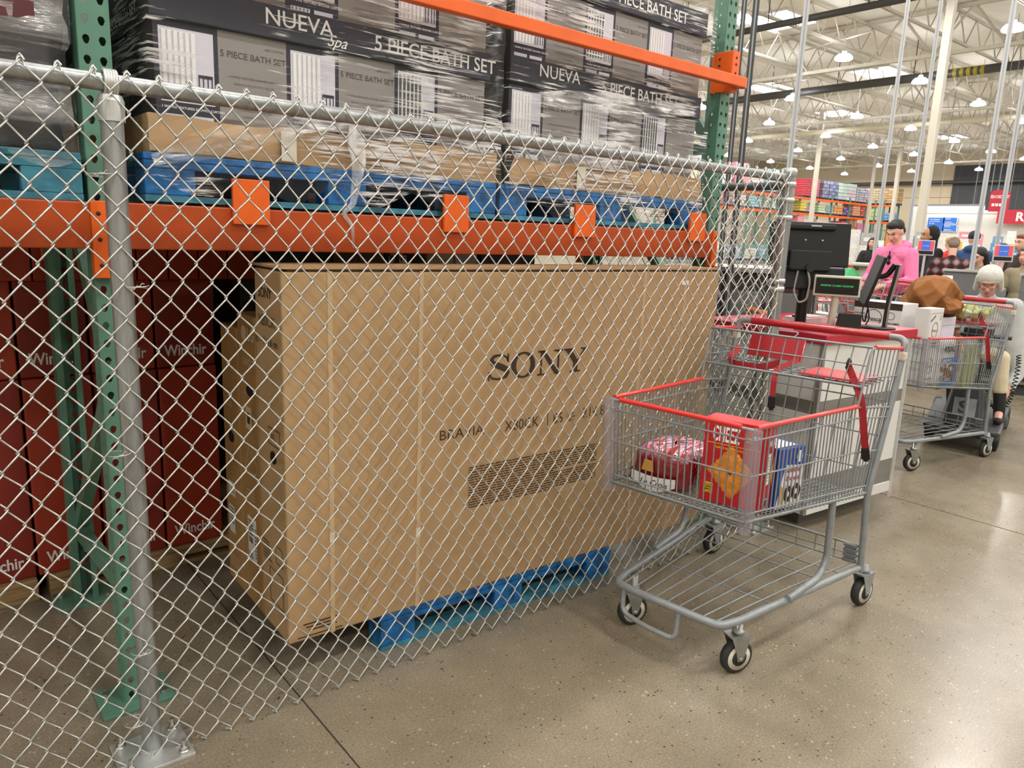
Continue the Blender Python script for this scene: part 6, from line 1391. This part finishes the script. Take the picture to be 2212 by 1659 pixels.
# ---------------------------------------------------------------- pharmacy wall, signs and light bar
XP = 44.0
a = onx(1966, 462, XP); zt = onx(2060, 456, XP).z; yl = a.y; yr_ = onx(2240, 470, XP).y-1
t = thing('pharmacy_partition', 'white pharmacy partition wall far behind the checkouts', 'partition', (XP, 0, 0))
b = MB(P('white partition', '#d5d2ca', .7)); b.box(0, yr_, 0, .25, yl, zt); b.build('wall', t)
b = MB(P('white partition trim', '#cfccc5', .5)); b.box(-.05, yr_, zt-.12, .3, yl, zt+.05); b.box(-.06, yl-.5, 0, -.001, yl, zt-.12); b.build('trim', t)
bar = P('light bar tube', '#f4faff', .4, emit=8.0)
for (x0_, x1_, lab) in ((2004, 2126, 'long glowing white light bar over the pharmacy partition'), (1967, 1986, 'short glowing end of a light bar left of the cream column over the pharmacy partition')):
    p0_ = onx(x0_, 449.5+(0 if x0_ > 2000 else 1), XP-.8); p1_ = onx(x1_, 451, XP-.8); zz = p0_.z
    t = thing('light_bar', lab, 'light bar', (XP-.8, p1_.y, zz)); Lb = p0_.y-p1_.y
    b = MB(bar); b.tube([(0, 0, 0), (0, Lb, 0)], .09, 10); b.build('tube', t)
    b = MB(P('grey lamp housing', '#8d9094', .5)); b.box(-.1, 0, .09, .1, Lb, .20); b.tube([(0, Lb*.2, .2), (0, Lb*.2, ZC-zz-.01)], .015, 5); b.tube([(0, Lb*.8, .2), (0, Lb*.8, ZC-zz-.01)], .015, 5); b.build('housing', t)
pb_ = P('blue poster', '#2f6fd0', .5)
for i, (x0_, y0_, x1_, y1_, lab) in enumerate(((2006, 470, 2037, 499, 'large blue poster with white writing on the pharmacy partition, left one'), (2039, 470, 2066, 483, 'smaller blue poster on the pharmacy partition, upper right one'), (2037, 486, 2065, 500, 'smaller blue poster on the pharmacy partition, lower right one'))):
    A = onx(x0_, y0_, XP-.08); B = onx(x1_, y1_, XP-.08); b = MB(P('poster white edge', '#eef1f5', .5)); b.box(XP-.09, B.y-.025, B.z-.025, XP-.06, A.y+.025, A.z+.025); b.mat(pb_); b.box(XP-.10, B.y, B.z, XP-.09, A.y, A.z); b.mat(WHITE)
    hh_ = A.z-B.z
    for k, s in enumerate(('Immunizations', 'recommended', 'for you')[:3 if i == 0 else 2]): b.text(s, (XP-.101, A.y-.08, A.z-hh_*(.17+.15*k)), (0, -1, 0), (0, 0, 1), hh_*(.13 if i == 0 else .16), .004, bold=.01)
    for k in range(3): b.rect((XP-.101, A.y, B.z), (0, -1, 0), (0, 0, 1), .08, hh_*(.1+.09*k), (A.y-B.y)*(.8-.1*k), hh_*(.13+.09*k), .003)
    tag(b.build('wall_poster'), lab, 'poster', 'pharmacy posters')
SRED = P('sign red', '#c4283f', .5)
A = onx(2156, 453, XP-.5); B = onx(2236, 484, XP-.5); t = thing('prescription_sign', 'wide red sign with white prescription letters hanging at the right edge', 'sign', (XP-.5, A.y, B.z)); Ls = A.y-B.y; hs_ = A.z-B.z
b = MB(SRED); b.box(0, -Ls, 0, .08, 0, hs_); b.build('board', t)
b = MB(WHITE); o3 = Vector((0, -Ls*.50, hs_*.22)); b.text('R', o3, (0, -1, 0), (0, 0, 1), hs_*.85, .012, bold=.04); b.text('x', o3+Vector((0, -hs_*.5, -hs_*.12)), (0, -1, 0), (0, 0, 1), hs_*.7, .012, bold=.03); b.build('letters', t)
b = MB(P('sign wire', '#9a9a9a', .5)); b.tube([(.04, -.4, hs_), (.04, -.4, ZC-B.z)], .012, 5); b.tube([(.04, -Ls+.4, hs_), (.04, -Ls+.4, ZC-B.z)], .012, 5); b.build('hanger', t)
p = ondist(2159, 434, 34.0); n = camdir(p); s_ = 34.0/1611*.71; W_, H_ = 43*s_, 52*s_
t = thing('self_checkout_sign', 'tall red hanging self checkout sign at the upper right', 'sign', (p.x, p.y, p.z), facing(n))
b = MB(SRED); b.box(-W_/2, 0, -H_/2, W_/2, .06, H_/2-.1); b.hexa([(-W_/2, 0, H_/2-.1), (W_/2, 0, H_/2-.1), (W_/2, .06, H_/2-.1), (-W_/2, .06, H_/2-.1)], [(-W_/2+.12, 0, H_/2), (W_/2-.12, 0, H_/2), (W_/2-.12, .06, H_/2), (-W_/2+.12, .06, H_/2)]); b.build('board', t)
b = MB(WHITE); b.text('SELF-CHECK-OUT', (0, 0, H_*.13), (1, 0, 0), (0, 0, 1), .15, .004, bold=.03, align='CENTER', xs=.50)
for k in range(4): b.rect((0, 0, 0), (1, 0, 0), (0, 0, 1), -W_*.36+k*W_*.18, -H_*.25, -W_*.22+k*W_*.18, -H_*.12, .004)
b.build('letters', t)
b = MB(P('sign wire', '#9a9a9a', .5))
for x in (-.5, -.15, .15, .45): b.tube([(x*W_, .03, H_/2-.05), (x*W_, .03, ZC-p.z)], .012, 5)
b.build('hanger', t)
# ---------------------------------------------------------------- display tables with small goods behind the checkouts
rnd = random.Random(21); MC = [('white', '#e9e8e6'), ('orange', '#ee9450'), ('blue', '#6fa0d2'), ('yellow', '#ecc84a'), ('pink', '#e59aa6'), ('grey', '#b9bcc0'), ('cream', '#e8dec2'), ('red', '#cf5050')]
TBL = P('display table grey', '#8b8d8f', .6); GB = []
for nme, c in MC:
    b = MB(P('goods %s' % nme, c, .5, 0, var=.15, scale=6)); b.box(-.5, -.5, 0, .5, .5, 1); b.mat(P('goods label', '#f2f1ee', .5)); b.box(-.3, -.506, .3, .3, -.5, .62); o = b.build('goods_box', bevel=.03); GB.append(o)
used = set()
spots = [(1816, 19.0, 2.4, 'left of the pink hooded shopper', [0, 5, 0, 1, 0, 5, 7]), (1818, 25.0, 3.4, 'behind the grey haired person', [0, 1, 1, 0, 0, 4]), (1826, 31.0, 3.6, 'far left below the racks', [0, 4, 0, 6, 7, 5]),
         (2012, 22.0, 2.6, 'behind the black hooded shopper', [0, 3, 3, 1, 5, 0]), (2020, 27.0, 4.0, 'below the blue posters', [0, 5, 0, 4, 0, 6]), (2120, 19.0, 2.4, 'right of the navy beanie', [2, 2, 0, 6, 0, 2]), (2128, 26.0, 3.6, 'below the prescription sign', [2, 6, 3, 0, 2, 6]), (2030, 36.0, 8.5, 'right in front of the pharmacy partition', [0, 5, 2, 6, 0, 0])]
for ti, (px, D, Lg, where, cols) in enumerate(spots):
    g = ground(px, 535, D); az = math.atan2(g.y, g.x); rz = az-math.pi/2; t = thing('display_table', 'grey goods display table, %s' % where, 'display table', g, rz, 'goods display tables')
    hT = .85 if D < 24 else .98
    b = MB(TBL); b.box(0, 0, hT-.05, Lg, 1.0, hT); b.build('table_top', t)
    for x in (.05, Lg-.1):
        for y in (.05, .9): b = MB(TBL); b.box(x, y, 0, x+.05, y+.05, hT-.05); b.build('leg', t)
    R2 = Matrix.Translation(g) @ Matrix.Rotation(rz, 4, 'Z'); x = .16; ci = 0
    while x < Lg-.14:
        w = rnd.uniform(.20, .30); z = hT+.001; ny = rnd.randint(2, 4); y = rnd.uniform(.18, .5)
        c = cols[ci % len(cols)]; ci += 1
        for k in range(ny):
            h = rnd.uniform(.18, .30); cc = c if rnd.random() < .7 else cols[rnd.randrange(len(cols))]
            o = GB[cc] if cc not in used else GB[cc].copy()
            if cc in used: C.objects.link(o)
            used.add(cc); o.location = R2 @ Vector((x+w/2, y, z)); o.scale = (w, .30, h); o.rotation_euler = (0, 0, rz+rnd.uniform(-.05, .05)); z += h+.001
            tag(o, 'small %s goods box stacked on the display table %s' % (MC[cc][0], where), 'goods box', '%s goods boxes on the table %s' % (MC[cc][0], where))
        x += w+.02
for i, o in enumerate(GB):
    if i not in used: bpy.data.objects.remove(o)
